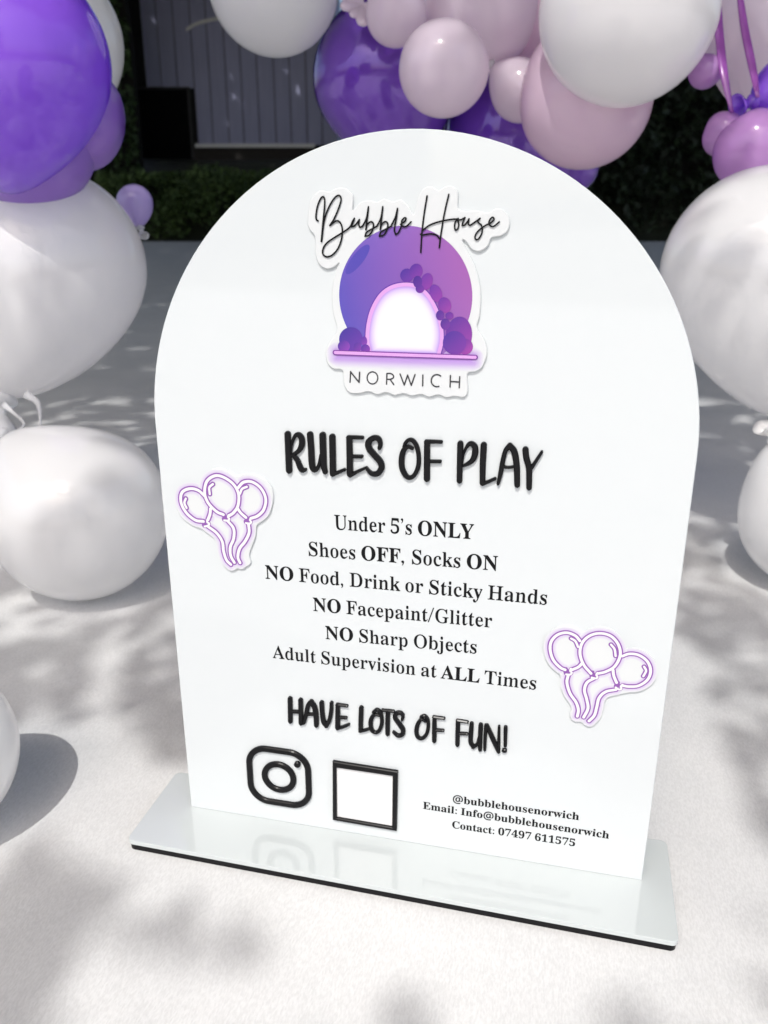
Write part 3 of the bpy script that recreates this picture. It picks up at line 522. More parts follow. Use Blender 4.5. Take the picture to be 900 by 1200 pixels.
def hedge(name, px0, px1, d0, d1, top, n, size, label, cat, m, core=True):
    rnd = random.Random(name + str(px0))
    bm = bmesh.new()
    k = 0
    while k < n:
        px = rnd.uniform(px0, px1)
        d = rnd.uniform(d0, d1)
        base = far(px, 283, d)
        x = (base - ORIGIN).dot(RIGHT)
        zb = bank_height(d)
        lump = 0.5 + 0.5 * noise.noise(Vector((x * 1.4, d * 1.4, 7)))
        zt = zb + (top - zb) * (0.72 + 0.5 * lump)
        z = rnd.uniform(zb, zt)
        if noise.noise(Vector((x * 2.3, d * 2.3, z * 2.3))) < -0.22:
            k += 0.35
            continue
        leaf(bm, site(x, d, z), size, rnd)
        k += 1
    root = tag(empty(name, site(0, (d0 + d1) / 2, 0)), label, cat)
    root.location = far((px0 + px1) / 2, 283, (d0 + d1) / 2)
    root.location.z = bank_height((d0 + d1) / 2)
    o = link('foliage', bm, m)
    o.parent = root
    o.matrix_parent_inverse = Matrix.Translation(-root.location)
    if core:
        bm = bmesh.new()
        a, b = far(px0, 283, d1), far(px1, 283, d1)
        n2 = 14
        for i in range(n2):
            p = a.lerp(b, (i + .5) / n2)
            zb = bank_height(d1) - 0.2
            hh = top * rnd.uniform(.8, .98)
            wdt = (b - a).length / n2 * 0.62
            vs = []
            for zz, f in ((zb, 1), (zb + (hh - zb) * .6, 1.05), (hh, .6)):
                vs.append([bm.verts.new(Vector((p.x, p.y, zz)) + RIGHT * (wdt * f * sx) + FWD * (0.12 * sy_ + rnd.uniform(-.05, .05) + .004 * i)) for sx, sy_ in ((-1, -1), (1, -1), (1, 1), (-1, 1))])
            for u_, v_ in zip(vs, vs[1:]):
                for q in range(4):
                    bm.faces.new((u_[q], u_[(q + 1) % 4], v_[(q + 1) % 4], v_[q]))
            bm.faces.new(vs[-1])
        c = link('dark_core', bm, mat('dark_core_fill', (0.012, 0.011, 0.009), 0.95))  # dark blocks added behind the leaves to close gaps to the sky
        c.parent = root
        c.matrix_parent_inverse = Matrix.Translation(-root.location)
    return root


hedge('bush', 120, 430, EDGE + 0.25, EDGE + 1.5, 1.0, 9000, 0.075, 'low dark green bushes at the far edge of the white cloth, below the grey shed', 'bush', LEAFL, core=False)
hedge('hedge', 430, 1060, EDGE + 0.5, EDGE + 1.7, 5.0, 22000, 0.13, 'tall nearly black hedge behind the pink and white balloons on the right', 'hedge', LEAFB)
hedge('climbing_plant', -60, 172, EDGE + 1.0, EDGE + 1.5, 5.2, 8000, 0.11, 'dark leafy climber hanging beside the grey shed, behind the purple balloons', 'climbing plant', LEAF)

SHED_D = EDGE + 2.35
PLANK = mat('grey_painted_boards', (0.22, 0.22, 0.29), 0.7)
n_, l_, p_ = nodes(PLANK)
g_ = n_.new('ShaderNodeTexCoord')
m_ = n_.new('ShaderNodeMapping')
m_.inputs['Scale'].default_value = (6, 6, 0.5)
t_ = n_.new('ShaderNodeTexNoise')
t_.inputs['Scale'].default_value = 3
r_ = n_.new('ShaderNodeValToRGB')
r_.color_ramp.elements[0].color = (0.32, 0.33, 0.50, 1)
r_.color_ramp.elements[1].color = (0.43, 0.44, 0.62, 1)
l_.new(g_.outputs['Object'], m_.inputs[0])
l_.new(m_.outputs[0], t_.inputs['Vector'])
l_.new(t_.outputs[0], r_.inputs[0])
l_.new(r_.outputs[0], p_.inputs['Base Color'])
DARK = mat('dark_gap', (0.012, 0.012, 0.015), 0.9)
TRIM = mat('white_painted_trim', (0.8, 0.8, 0.8), 0.6)
shed_at = far(290, 170, SHED_D)
shed = tag(empty('shed', shed_at), 'grey shed of upright boards with a white bottom rail, beyond the bushes', 'shed')
MS = Matrix((tuple(RIGHT) + (0,), tuple(FWD) + (0,), (0, 0, 1, 0), (0, 0, 0, 1))).transposed()
SC = SHED_D / F_PX * 1.0


def sx_(px):
    return (far(px, 170, SHED_D) - shed_at).dot(RIGHT)


def sz_(py):
    return far(290, py, SHED_D).z - shed_at.z


def shed_part(name, m, boxes, parent=shed):
    bm = bmesh.new()
    for bx in boxes:
        box(bm, *bx, M=MS)
    return link(name, bm, m, parent)


pl = []
px = 178.0
i = 0
while px < 392:
    wpx = 17.5 + (i * 7 % 5) * 0.4
    pl.append((sx_(px), sx_(px + wpx) - 0.016, 0, 0.03, sz_(170) if px > 226 else sz_(103), sz_(-60)))
    px += wpx
    i += 1
shed_part('wall', PLANK, pl)
shed_part('backing', DARK, [(sx_(150), sx_(394), 0.034, 0.08, sz_(205), sz_(-60))])
shed_part('bottom_rail', TRIM, [(sx_(229), sx_(369), -0.03, -0.002, sz_(173), sz_(168.5))])
op = shed_part('dark_opening', mat('black_opening', (0.004, 0.004, 0.005), 0.95, Specular_IOR_Level=0.1), [(sx_(150), sx_(225), -0.02, -0.004, sz_(186), sz_(104))])
shed_part('opening_frame', mat('dark_frame', (0.02, 0.02, 0.024), 0.6), [(sx_(150), sx_(227), -0.03, -0.021, sz_(105), sz_(102)), (sx_(224), sx_(227), -0.03, -0.0215, sz_(186), sz_(105.2))])
shed_part('foundation', mat('dark_footing', (0.03, 0.026, 0.024), 0.9), [(sx_(226), sx_(394), -0.015, 0.03, sz_(205), sz_(173.4))])
bm = bmesh.new()
arc = [(228, 33), (236, 28), (246, 24), (258, 21), (272, 19), (290, 18)]
for a, b in zip(arc, arc[1:]):
    q = []
    for (px, py) in (a, b):
        for e in (0, 4.2):
            q.append((sx_(px), sz_(py + e)))
    vs = [MS @ Vector((q[k][0], y, q[k][1])) for y in (-0.03, -0.003) for k in (0, 1, 3, 2)]
    vv = [bm.verts.new(v) for v in vs]
    for f in ((0, 1, 2, 3), (7, 6, 5, 4), (0, 4, 5, 1), (2, 6, 7, 3), (1, 5, 6, 2), (3, 7, 4, 0)):
        bm.faces.new([vv[k] for k in f])
link('white_trim', bm, TRIM, shed)
shed_part('roof', DARK, [(sx_(130), sx_(420), -0.25, 2.4, sz_(-60) + .004, sz_(-68))])
for a_ in (150, 392.5):
    shed_part('side_wall', PLANK, [(sx_(a_), sx_(a_ + 1.5), 0.085, 2.2, sz_(205), sz_(-60))])

# ------------------------------------------------------------------ the sign
sign = tag(empty('sign', (0, 0, GZ)), 'glossy white arched acrylic sign with raised black lettering standing on the white cloth', 'sign')
HW, SH, AR = 0.150, 0.27035, 0.1548


def spart(o):
    o.location.z -= GZ                           # parts are drawn with the foot's top at height 0
    return o


loop = [(-HW, 0.0), (HW, 0.0)]
for k in range(0, 73):
    a = math.pi * k / 72
    loop.append((HW * math.cos(a), SH + AR * math.sin(a)))
panel = spart(plate('board', loop, -0.003, 0.0, WHITE, sign, bev=0.0005))


def foot_loop(x0, x1, y0, y1, r):
    out = []
    for cx, cy_, a0 in ((x1 - r, y1 - r, 0), (x0 + r, y1 - r, 90), (x0 + r, y0 + r, 180), (x1 - r, y0 + r, 270)):
        for k in range(7):
            a = R(a0 + 15 * k)
            x, y = cx + r * math.cos(a), cy_ + r * math.sin(a)
            out.append((x, y - 0.0022 * x / 0.17 if y < 0 else y + 0.0032 * x / 0.17))
    return out


def slab(name, loop, z0, z1, m, parent, bev):
    bm = bmesh.new()
    n = len(loop)
    cx = sum(p[0] for p in loop) / n
    cy_ = sum(p[1] for p in loop) / n

    def ring(z, ins):
        return [bm.verts.new((p[0] - ins * (1 if p[0] > cx else -1), p[1] - ins * (1 if p[1] > cy_ else -1), z)) for p in loop]
    rings = [ring(z0, 0), ring(z1 - bev, 0), ring(z1 - bev * .3, bev * .3), ring(z1, bev)]
    for a, b in zip(rings, rings[1:]):
        for i in range(n):
            bm.faces.new((a[i], a[(i + 1) % n], b[(i + 1) % n], b[i]))
    bm.faces.new(rings[-1])
    bm.faces.new(rings[0][::-1])
    bmesh.ops.recalc_face_normals(bm, faces=bm.faces)
    return link(name, bm, m, parent)


FX0, FX1, FY0, FY1 = -0.1772, 0.1678, -0.0418, 0.0365
base = spart(slab('base', foot_loop(FX0, FX1, FY0, FY1, 0.004), -0.0030, 0.0, BASEW, sign, 0.0005))
under = spart(slab('base_underlay', foot_loop(FX0 + .001, FX1 - .0007, FY0 + .0004, FY1 - .001, 0.004), -0.0073, -0.0031, BLACK, sign, 0.0003))

# heading, closing line: hand-drawn capitals cut from black acrylic
ZA = (325, 495, 6.923)
ZB = (455, 500, 6.923)
ZC = (525, 505, 7.5)
ZD = (330, 805, 6.0)
ZE = (470, 820, 6.4286)
word_rules = [
    [(88, 92, 25), (94, 240, 25), (100, 386, 25)], [(112, 252, 8), (125, 165, 10), (150, 105, 15), (178, 98, 21), (203, 130, 23), (201, 185, 23), (175, 230, 18), (122, 262, 12)],
    [(132, 262, 14), (165, 300, 20), (183, 345, 22), (205, 383, 21), (232, 380, 13)],
    [(270, 95, 25), (278, 200, 25), (285, 330, 25), (300, 378, 23), (325, 375, 16), (345, 330, 13), (360, 260, 14)], [(372, 100, 26), (375, 220, 26), (380, 340, 25), (392, 396, 21)],
    [(450, 114, 25), (453, 250, 25), (455, 410, 25)], [(452, 418, 17), (500, 400, 14), (548, 380, 13)],
    [(588, 125, 24), (591, 260, 25), (593, 415, 25)], [(580, 117, 16), (640, 118, 15), (693, 120, 14)], [(610, 272, 14), (688, 273, 14)], [(595, 425, 17), (660, 392, 13), (725, 362, 10)],
    [(832, 205, 15), (840, 170, 18), (825, 130, 21), (785, 122, 21), (745, 155, 25), (748, 205, 25), (790, 260, 25), (835, 310, 25), (850, 360, 24), (820, 408, 23), (775, 413, 19), (745, 390, 15), (730, 368, 12)]]
word_of = [
    [(198, 173, 13), (165, 158, 16), (130, 185, 21), (112, 250, 23), (115, 330, 23), (145, 393, 21), (180, 410, 18), (216, 385, 17), (245, 320, 18), (250, 240, 18), (235, 160, 18), (205, 112, 17), (170, 104, 15), (142, 128, 14), (130, 160, 12)],
    [(318, 125, 24), (317, 260, 25), (316, 419, 25)], [(310, 117, 16), (370, 118, 15), (432, 120, 14)], [(330, 278, 14), (423, 279, 14)]]
word_play = [
    [(111, 108, 27), (107, 250, 26), (103, 433, 25)], [(125, 290, 8), (140, 200, 10), (170, 130, 16), (205, 108, 23), (240, 140, 27), (236, 210, 27), (205, 265, 22), (140, 302, 13)],
    [(316, 120, 28), (308, 280, 27), (305, 452, 25)], [(305, 461, 18), (360, 440, 15), (415, 415, 14)],
    [(443, 458, 15), (465, 360, 21), (485, 250, 21), (507, 170, 21), (545, 124, 25)], [(545, 124, 25), (585, 180, 28), (605, 300, 28), (610, 468, 26)], [(490, 310, 13), (535, 316, 12), (590, 308, 12)],
    [(682, 160, 28), (690, 230, 27), (712, 310, 27), (715, 380, 27), (714, 492, 25)], [(825, 180, 13), (780, 250, 15), (735, 320, 17)]]
word_have = [
    [(63, 78, 16), (65, 235, 16)], [(137, 88, 16), (140, 248, 16)], [(70, 168, 12), (130, 170, 12)],
    [(162, 247, 10), (175, 190, 14), (190, 125, 15), (212, 98, 16)], [(212, 98, 16), (236, 140, 18), (246, 200, 18), (248, 263, 16)], [(180, 186, 10), (235, 187, 10)],
    [(285, 106, 16), (290, 180, 16), (300, 240, 17), (318, 265, 16), (340, 225, 14), (352, 160, 13), (354, 106, 12)],
    [(398, 122, 15), (398, 200, 16), (397, 280, 16)], [(393, 118, 10), (462, 128, 10)], [(400, 208, 10), (456, 211, 10)], [(398, 287, 10), (440, 273, 10), (475, 258, 9)]]
word_lots = [
    [(563, 142, 16), (560, 220, 16), (558, 298, 15)], [(555, 305, 11), (590, 298, 10), (615, 290, 9)],
    [(688, 195, 9), (664, 189, 10), (640, 205, 14), (628, 245, 15), (638, 298, 14), (666, 315, 12), (692, 295, 13), (708, 240, 13), (700, 182, 13), (675, 155, 12), (648, 170, 10)],
    [(750, 168, 15), (748, 240, 16), (748, 324, 15)], [(712, 158, 10), (788, 166, 10)],
    [(850, 224, 10), (856, 195, 12), (835, 176, 14), (804, 185, 15), (802, 215, 15), (830, 255, 16), (856, 295, 16), (850, 328, 15), (820, 336, 14), (790, 312, 10)]]
word_of2 = [
    [(184, 157, 10), (155, 142, 11), (128, 178, 15), (118, 230, 16), (128, 273, 15), (158, 286, 13), (190, 258, 13), (206, 205, 13), (204, 148, 13), (180, 116, 12), (152, 122, 10)],
    [(254, 138, 16), (253, 215, 17), (252, 303, 16)], [(248, 124, 11), (325, 135, 11)], [(260, 222, 11), (318, 226, 11)]]
word_fun = [
    [(431, 160, 17), (428, 240, 17), (426, 331, 16)], [(425, 150, 11), (500, 162, 11)], [(435, 248, 11), (498, 251, 11)],
    [(533, 175, 16), (528, 250, 17), (526, 310, 17), (545, 348, 15), (573, 330, 11), (588, 280, 11)], [(602, 184, 17), (598, 270, 17), (597, 367, 15)],
    [(641, 188, 14), (635, 280, 13), (632, 368, 11)], [(650, 188, 14), (690, 280, 18), (735, 382, 15)], [(740, 196, 10), (738, 290, 12), (737, 378, 12)],
    [(789, 203, 15), (786, 336, 13)], [(777, 375, 17), (783, 375, 17)]]
ht = spart(empty('heading', (0, 0, 0)))
ht.parent = sign
for nm, z, st in (('rules_word', ZA, word_rules), ('of_word', ZB, word_of), ('play_word', ZC, word_play)):
    strokes_mesh(nm, z, st, BLACK, ht, -0.0003, 0.0023, 0.0006)
ct = spart(empty('closing_line', (0, 0, 0)))
ct.parent = sign
for nm, z, st in (('have_word', ZD, word_have), ('lots_word', ZD, word_lots), ('of_word', ZE, word_of2), ('fun_word', ZE, word_fun)):
    strokes_mesh(nm, z, st, BLACK, ct, -0.0003, 0.0023, 0.0006)


# printed serif lines
def thin(loop, d):
    """the same outline with its heavy stems drawn lighter"""
    n = len(loop)
    out = []
    for i in range(n):
        a, b, c = Vector(loop[i - 1]), Vector(loop[i]), Vector(loop[(i + 1) % n])
        t = (b - a).normalized() + (c - b).normalized()
        nr = Vector((t.y, -t.x))
        out.append((b, nr.normalized() if nr.length > 1e-6 else Vector((0, 0))))
    return out


def inside_span(loops, x, y, dx):
    """distance from (x, y) across the inked area in direction dx along x"""
    best = 1e9
    for lp in loops:
        n = len(lp)
        for i in range(n):
            x0, y0 = lp[i]
            x1, y1 = lp[(i + 1) % n]
            if (y0 > y) != (y1 > y):
                xx = x0 + (y - y0) * (x1 - x0) / (y1 - y0)
                if (xx - x) * dx > 1.5:
                    best = min(best, abs(xx - x))
    return best


REG = {}


def contour(ch, bold):
    if ch == ',':
        k = 1.25 if bold else 1.0
        return 150 if not bold else 175, [[(62 + k * 40 * math.cos(R(a)), 38 + k * 40 * math.sin(R(a))) for a in range(-10, 200, 15)] + [(30, 15), (58, -2), (62, -22), (34, -70), (42, -84), (88, -40), (102, 8)]]
    if ch == '\u2019':
        a, l = contour(',', bold)
        return 130, [[(x - 8, y + 412) for x, y in l[0]]]
    if ch == ':':
        k = 47 if bold else 40
        return 180, [[(85 + k * math.cos(R(a)), y + k * math.sin(R(a))) for a in range(0, 360, 20)] for y in (40, 265)]
    if ch == '/':
        return 205, [[(-6, -18), (32, -18), (212, 478), (174, 478)]]
    adv, raw = GLYPHS[ch]
    loops = [[(c[i], c[i + 1]) for i in range(0, len(c), 2)] for c in raw]
    def area(l):
        return sum(l[i][0] * l[(i + 1) % len(l)][1] - l[(i + 1) % len(l)][0] * l[i][1] for i in range(len(l)))
    sgn = 1 if area(max(loops, key=lambda l: abs(area(l)))) > 0 else -1
    # a touch of ink spread keeps the hairlines
    k = 11 if ch == '@' else 6.5
    loops = [[(b.x + nr.x * sgn * k, b.y + nr.y * sgn * k) for b, nr in thin(lp, 0)] for lp in loops]
    if bold:
        return adv, loops
    if ch not in REG:
        # outline sense: outer loops clockwise or not, found from the largest
        def area(l):
            return sum(l[i][0] * l[(i + 1) % len(l)][1] - l[(i + 1) % len(l)][0] * l[i][1] for i in range(len(l)))
        sgn = 1 if area(max(loops, key=lambda l: abs(area(l)))) > 0 else -1
        new = []
        for lp in loops:
            q = []
            for b, nr in thin(lp, 0):
                nr = nr * sgn
                if abs(nr.x) < 0.15:
                    q.append((b.x, b.y - nr.y * 1.5))
                    continue
                th = inside_span(loops, b.x, b.y + 0.37, -1 if nr.x > 0 else 1)
                d = 0 if th < 58 else min((th - 58) * 0.28, 17)
                q.append((b.x - nr.x * d, b.y - nr.y * 2))
            new.append(q)
        REG[ch] = (adv - 8, new)
    return REG[ch]


def inside_loop(p, poly):
    r = False
    for i in range(len(poly)):
        (x0, y0), (x1, y1) = poly[i], poly[(i + 1) % len(poly)]
        if (y0 > p[1]) != (y1 > p[1]) and p[0] < x0 + (p[1] - y0) * (x1 - x0) / (y1 - y0):
            r = not r
    return r


def text_line(name, runs, p0, p1, cap, z=0.00012, m=INK):
    a, b = Vector(board(*p0)), Vector(board(*p1))
    x = 0
    glyphs = []
    lo, hi = 1e9, -1e9
    for s, bold in runs:
        for ch in s:
            if ch == ' ':
                x += 150
                continue
            adv, lps = contour(ch, bold)
            lps = [[(px + x, py) for px, py in lp] for lp in lps]
            glyphs.append(lps)
            for lp in lps:
                for px, _ in lp:
                    lo, hi = min(lo, px), max(hi, px)
            x += adv + 7
    d = (b - a)
    kx = d.length / (hi - lo)
    ky = cap / 455
    e = d.normalized()
    nn = Vector((-e.y, e.x))
    bm = bmesh.new()
    for lps in glyphs:
        groups = []
        for lp in sorted(lps, key=lambda l: -(max(p[0] for p in l) - min(p[0] for p in l))):
            for g in groups:
                if inside_loop(lp[0], g[0]):
                    g.append(lp)
                    break
            else:
                groups.append([lp])
        for g in groups:
            fill(bm, [[(a + e * ((px - lo) * kx) + nn * (py * ky)) for px, py in lp] for lp in g], z)
    o = spart(link(name, bm, m, sign))
    return o, kx / ky


for nm, runs, p0, p1, cap in (
    ('rule_line', [('Under 5\u2019s ', 0), ('ONLY', 1)], (392, 620), (555.2, 631.8), 0.0088),
    ('rule_line', [('Shoes ', 0), ('OFF, ', 1), ('Socks ', 0), ('ON', 1)], (362, 651.1), (583.2, 668.8), 0.0088),
    ('rule_line', [('NO ', 1), ('Food, Drink or Sticky Hands', 0)], (311.4, 677.9), (640.7, 708.7), 0.0088),
    ('rule_line', [('NO ', 1), ('Facepaint/Glitter', 0)], (367.3, 715.7), (576.6, 735.4), 0.0088),
    ('rule_line', [('NO ', 1), ('Sharp Objects', 0)], (381.7, 748.6), (558.5, 765.9), 0.0088),
    ('rule_line', [('Adult Supervision at ', 0), ('ALL ', 1), ('Times', 0)], (319.6, 770.8), (628, 808.2), 0.0088),
    ('contact_line', [('@bubblehousenorwich', 1)], (530.6, 939.9), (678.4, 961), 0.0054),
    ('contact_line', [('Email: Info@bubblehousenorwich', 1)], (495.6, 947.5), (713.4, 982.8), 0.0054),
    ('contact_line', [('Contact: 07497 611575', 1)], (529.8, 970), (673.7, 991.8), 0.0054),
):
    text_line(nm, runs, p0, p1, cap)

# camera icon: rounded square, ring and dot of black acrylic
ic = spart(empty('camera_icon', (0, 0, 0)))
ic.parent = sign
IL, IR_, IT, IB = -0.1063, -0.0615, 0.0603, 0.0120
bm = bmesh.new()
hw = 0.0020
cr = 0.0125
x0, x1, z0, z1 = IL + hw, IR_ - hw, IB + .0017 + hw, IT - .0012 - hw
path = []
for cx, cz, a0 in ((x1 - cr, z1 - cr, 0), (x0 + cr, z1 - cr, 90), (x0 + cr, z0 + cr, 180), (x1 - cr, z0 + cr, 270)):
    for k in range(13):
        a = R(a0 + 7.5 * k)
        path.append((cx + cr * math.cos(a), cz + cr * math.sin(a), hw))
ribbon(bm, path, -0.0003, 0.0023, 0.0006, closed=True)
bmesh.ops.recalc_face_normals(bm, faces=bm.faces)
link('icon_frame', bm, BLACK, ic)
icx, icz = (x0 + x1) / 2, (z0 + z1) / 2
bm = bmesh.new()
ribbon(bm, [(icx + 0.0100 * math.cos(R(a)), icz + 0.0100 * math.sin(R(a)), hw) for a in range(0, 360, 8)], -0.0003, 0.0023, 0.0006, closed=True)
bmesh.ops.recalc_face_normals(bm, faces=bm.faces)
link('icon_ring', bm, BLACK, ic)
du, dv = board(280 + 622 / 9, 865 + 267 / 9)
link_o = plate('icon_dot', [(du + 0.0022 * math.cos(R(a)), dv + 0.0022 * math.sin(R(a))) for a in range(0, 360, 15)], -0.0003, 0.0023, BLACK, ic, 0.0005)

# black frame round a white panel
ZQ = (380, 880, 9.0)
outer = zboard(ZQ, [(96, 92), (782, 200), (769, 825), (98, 708)])
inner = zboard(ZQ, [(135, 157), (728, 245), (722, 785), (140, 686)])
bm = bmesh.new()


def sub4(q):
    return [Vector(p) for p in q]


O4, I4 = sub4(outer), sub4(inner)
oc = sum(O4, Vector((0, 0))) / 4
bv = 0.0004
rings = []
for src, z, s in ((O4, -0.0003, 0), (O4, 0.0023 - bv, 0), (O4, 0.0023, bv), (I4, 0.0023, -bv), (I4, 0.0023 - bv, 0), (I4, 0.0003, 0)):
    rings.append([bm.verts.new((p.x - s * (1 if p.x > oc.x else -1), -z, p.y - s * (1 if p.y > oc.y else -1))) for p in src])
for a, b in zip(rings, rings[1:]):
    for i in range(4):
        bm.faces.new((a[i], a[(i + 1) % 4], b[(i + 1) % 4], b[i]))
bmesh.ops.recalc_face_normals(bm, faces=bm.faces)
cf = spart(link('code_frame', bm, BLACK, sign))
bm = bmesh.new()
fill(bm, [[tuple(p + (p - oc) * 0.01) for p in I4]], 0.0005)
link('blank_panel', bm, PANEL, cf)

def knot_loop(x, y, t=0, s=1.0):
    c, q = math.cos(t), math.sin(t)
    return [(x + s * (c * a - q * b), y + s * (q * a + c * b)) for a, b in ((-20, -25), (-14, -6), (-28, 8), (-18, 22), (0, 24), (18, 22), (28, 8), (14, -6), (20, -25))]


# balloon stickers
def sticker(zoom, outline, balloons, strings, shines, knots):
    root = spart(empty('balloon_sticker', (0, 0, 0)))
    root.parent = sign
    plate('sticker_plate', closed_spline(zboard(zoom, outline), 5), -0.0003, 0.0014, PLAQUE, root, 0.0004)
    lines = [[(x, y, 0) for x, y in l] for l in balloons + strings]
    kl = [[(x, y, 0) for x, y in l] for l in [knot_loop(x, y, t, .8) for x, y, t in knots]]
    wt = (0.625, 0.645, 0.65)
    strokes_mesh('soft_glow', zoom, [[(x, y, 44) for x, y, _ in l] for l in lines], PRINT, root, 0, 0.00145, 0, flat=True, colr=wt, inner=lin(188, 164, 208), dz=4e-6)
    allw = lines
    strokes_mesh('violet_lines', zoom, [[(x, y, 18.5) for x, y, _ in l] for l in allw] + [[(x, y, 17) for x, y in l] for l in shines] + [[(x, y, 11) for x, y, _ in l] for l in kl] + [[(x - 8, y - 4, 13), (x + 8, y - 2, 13)] for x, y, t in knots], NEON, root, 0, 0.00152, 0, flat=True, dz=4e-6)
    strokes_mesh('white_lines', zoom, [[(x, y, 9.5) for x, y, _ in l] for l in allw] + [[(x, y, 7.5) for x, y in l] for l in shines] + [[(x, y, 7) for x, y, _ in l[3:]] for l in kl], NEONW, root, 0, 0.00162, 0, flat=True, dz=4e-6)
    return root


sticker((190, 530, 6.0),
        [(100, 330), (118, 262), (170, 222), (235, 218), (278, 212), (298, 160), (360, 115), (430, 113), (490, 145), (535, 163), (590, 145), (660, 153), (730, 190), (778, 250), (787, 330), (765, 410), (725, 470), (672, 512), (662, 590), (632, 670), (618, 720), (628, 775), (590, 803), (545, 800), (505, 817), (452, 792), (418, 720), (398, 640), (350, 572), (290, 537), (220, 512), (150, 462), (113, 400)],
        [[(298, 480), (240, 470), (175, 415), (140, 340), (150, 275), (205, 250), (262, 262), (305, 300)], [(348, 392), (344, 430), (330, 468)],
         [(438, 432), (390, 410), (332, 350), (307, 280), (322, 200), (378, 160), (440, 170), (510, 220), (545, 290), (540, 370), (510, 418), (478, 440)],
         [(596, 452), (560, 420), (538, 388)], [(540, 245), (580, 205), (640, 203), (702, 248), (735, 320), (722, 395), (680, 440), (632, 458)]],
        [[(330, 515), (390, 560), (430, 620), (440, 690), (460, 750), (490, 782)], [(470, 478), (510, 530), (510, 600), (487, 660), (490, 720), (515, 768)], [(615, 498), (618, 560), (590, 620), (552, 670), (540, 730), (555, 770)]],
        [[(175, 320), (165, 350), (180, 385)], [(365, 218), (340, 242), (343, 288)], [(603, 237), (570, 252), (555, 285)]],
        [(316, 494, -.3), (459, 455, 0), (613, 475, .1)])
sticker((620, 720, 5.625),
        [(103, 220), (123, 140), (170, 90), (240, 70), (310, 83), (355, 108), (400, 92), (455, 80), (535, 93), (592, 130), (628, 188), (650, 222), (705, 220), (775, 245), (828, 300), (838, 370), (817, 432), (762, 482), (690, 503), (600, 520), (520, 532), (482, 572), (475, 640), (440, 702), (385, 727), (340, 702), (290, 697), (268, 660), (278, 610), (250, 540), (215, 470), (203, 400), (190, 370), (130, 300)],
        [[(335, 165), (305, 132), (250, 112), (190, 125), (148, 168), (140, 225), (160, 290), (205, 340), (238, 356)], [(284, 356), (325, 338), (348, 315)],
         [(408, 380), (360, 322), (336, 250), (350, 180), (400, 132), (470, 116), (540, 135), (588, 190), (600, 260), (565, 332), (505, 368), (455, 380)],
         [(614, 266), (660, 251), (722, 259), (778, 300), (800, 360), (780, 420), (722, 460), (660, 466), (618, 460)], [(553, 358), (558, 395), (576, 440)],],
        [[(258, 392), (250, 440), (270, 510), (310, 570), (325, 620), (318, 662)], [(428, 412), (382, 440), (365, 490), (380, 550), (388, 610), (360, 668)], [(572, 486), (505, 500), (462, 540), (446, 600), (430, 655), (395, 693)]],
        [[(278, 150), (305, 167), (323, 205)], [(540, 190), (563, 220), (570, 265)], [(757, 335), (770, 362), (752, 398)]],
        [(260, 368, 0), (431, 392, .2), (592, 463, .5)])

# logo plaque
logo = spart(empty('logo_plaque', (0, 0, 0)))
logo.parent = sign
ZL = (340, 200, 3.2143)
ZF = (380, 290, 4.5)
plate('plaque_plate', closed_spline(zboard(ZL, [
    (68, 190), (80, 112), (112, 76), (150, 79), (180, 66), (215, 68), (240, 95), (238, 150), (262, 122), (300, 112), (330, 118), (355, 106), (390, 117), (420, 110), (448, 135), (466, 165), (474, 140), (485, 98), (505, 66), (535, 60), (560, 74), (585, 60), (615, 60), (634, 82), (634, 140), (660, 152), (700, 150), (745, 158), (775, 143), (808, 150), (828, 185), (822, 225), (795, 246), (760, 254), (745, 285), (715, 304), (685, 296), (664, 268), (650, 262), (668, 300), (702, 370), (719, 450), (716, 540), (706, 590), (735, 640), (743, 690), (725, 735), (690, 757), (669, 765), (671, 830), (655, 852), (620, 848), (590, 853), (560, 843), (525, 851), (495, 841), (460, 847), (430, 838), (395, 845), (365, 834), (330, 842), (300, 831), (260, 838), (225, 834), (205, 805), (203, 765), (195, 748), (165, 745), (140, 718), (139, 670), (165, 625), (178, 590), (163, 530), (161, 440), (178, 370), (187, 348), (170, 362), (140, 370), (112, 352), (98, 312), (96, 250), (76, 222)]), 4),
    -0.0003, 0.0015, PLAQUE, logo, 0.00045)
cA, cB, cC = (Vector(board(*p)) for p in ((398.5, 341.6), (554, 346.2), (480, 264.4)))
D_ = 2 * (cA.x * (cB.y - cC.y) + cB.x * (cC.y - cA.y) + cC.x * (cA.y - cB.y))
ux = (cA.length_squared * (cB.y - cC.y) + cB.length_squared * (cC.y - cA.y) + cC.length_squared * (cA.y - cB.y)) / D_
uy = (cA.length_squared * (cC.x - cB.x) + cB.length_squared * (cA.x - cC.x) + cC.length_squared * (cB.x - cA.x)) / D_
rad = (cA - Vector((ux, uy))).length
bar_v = board(*(380 + 430 / 4.5, 290 + 562 / 4.5))[1]


def mix3(a, b, t):
    t = min(max(t, 0), 1)
    return tuple(a[i] * (1 - t) + b[i] * t for i in range(3))


def disc_col(u, v):
    s = ((u - ux) * 0.9 + (v - uy) * 0.25) / rad * 0.5 + 0.5
    a, b, c = lin(80, 72, 166), lin(122, 92, 172), lin(150, 88, 158)
    return mix3(a, b, s * 2) if s < .5 else mix3(b, c, s * 2 - 1)


def print_shape(name, loops, z, colf, parent=logo):
    bm = bmesh.new()
    layer = bm.verts.layers.float_color.new('Col')
    for k, lp in enumerate(loops):
        fill(bm, [lp], z + k * 6e-6, layer, colf[k] if isinstance(colf, list) else colf)
    return link(name, bm, PRINT, parent)


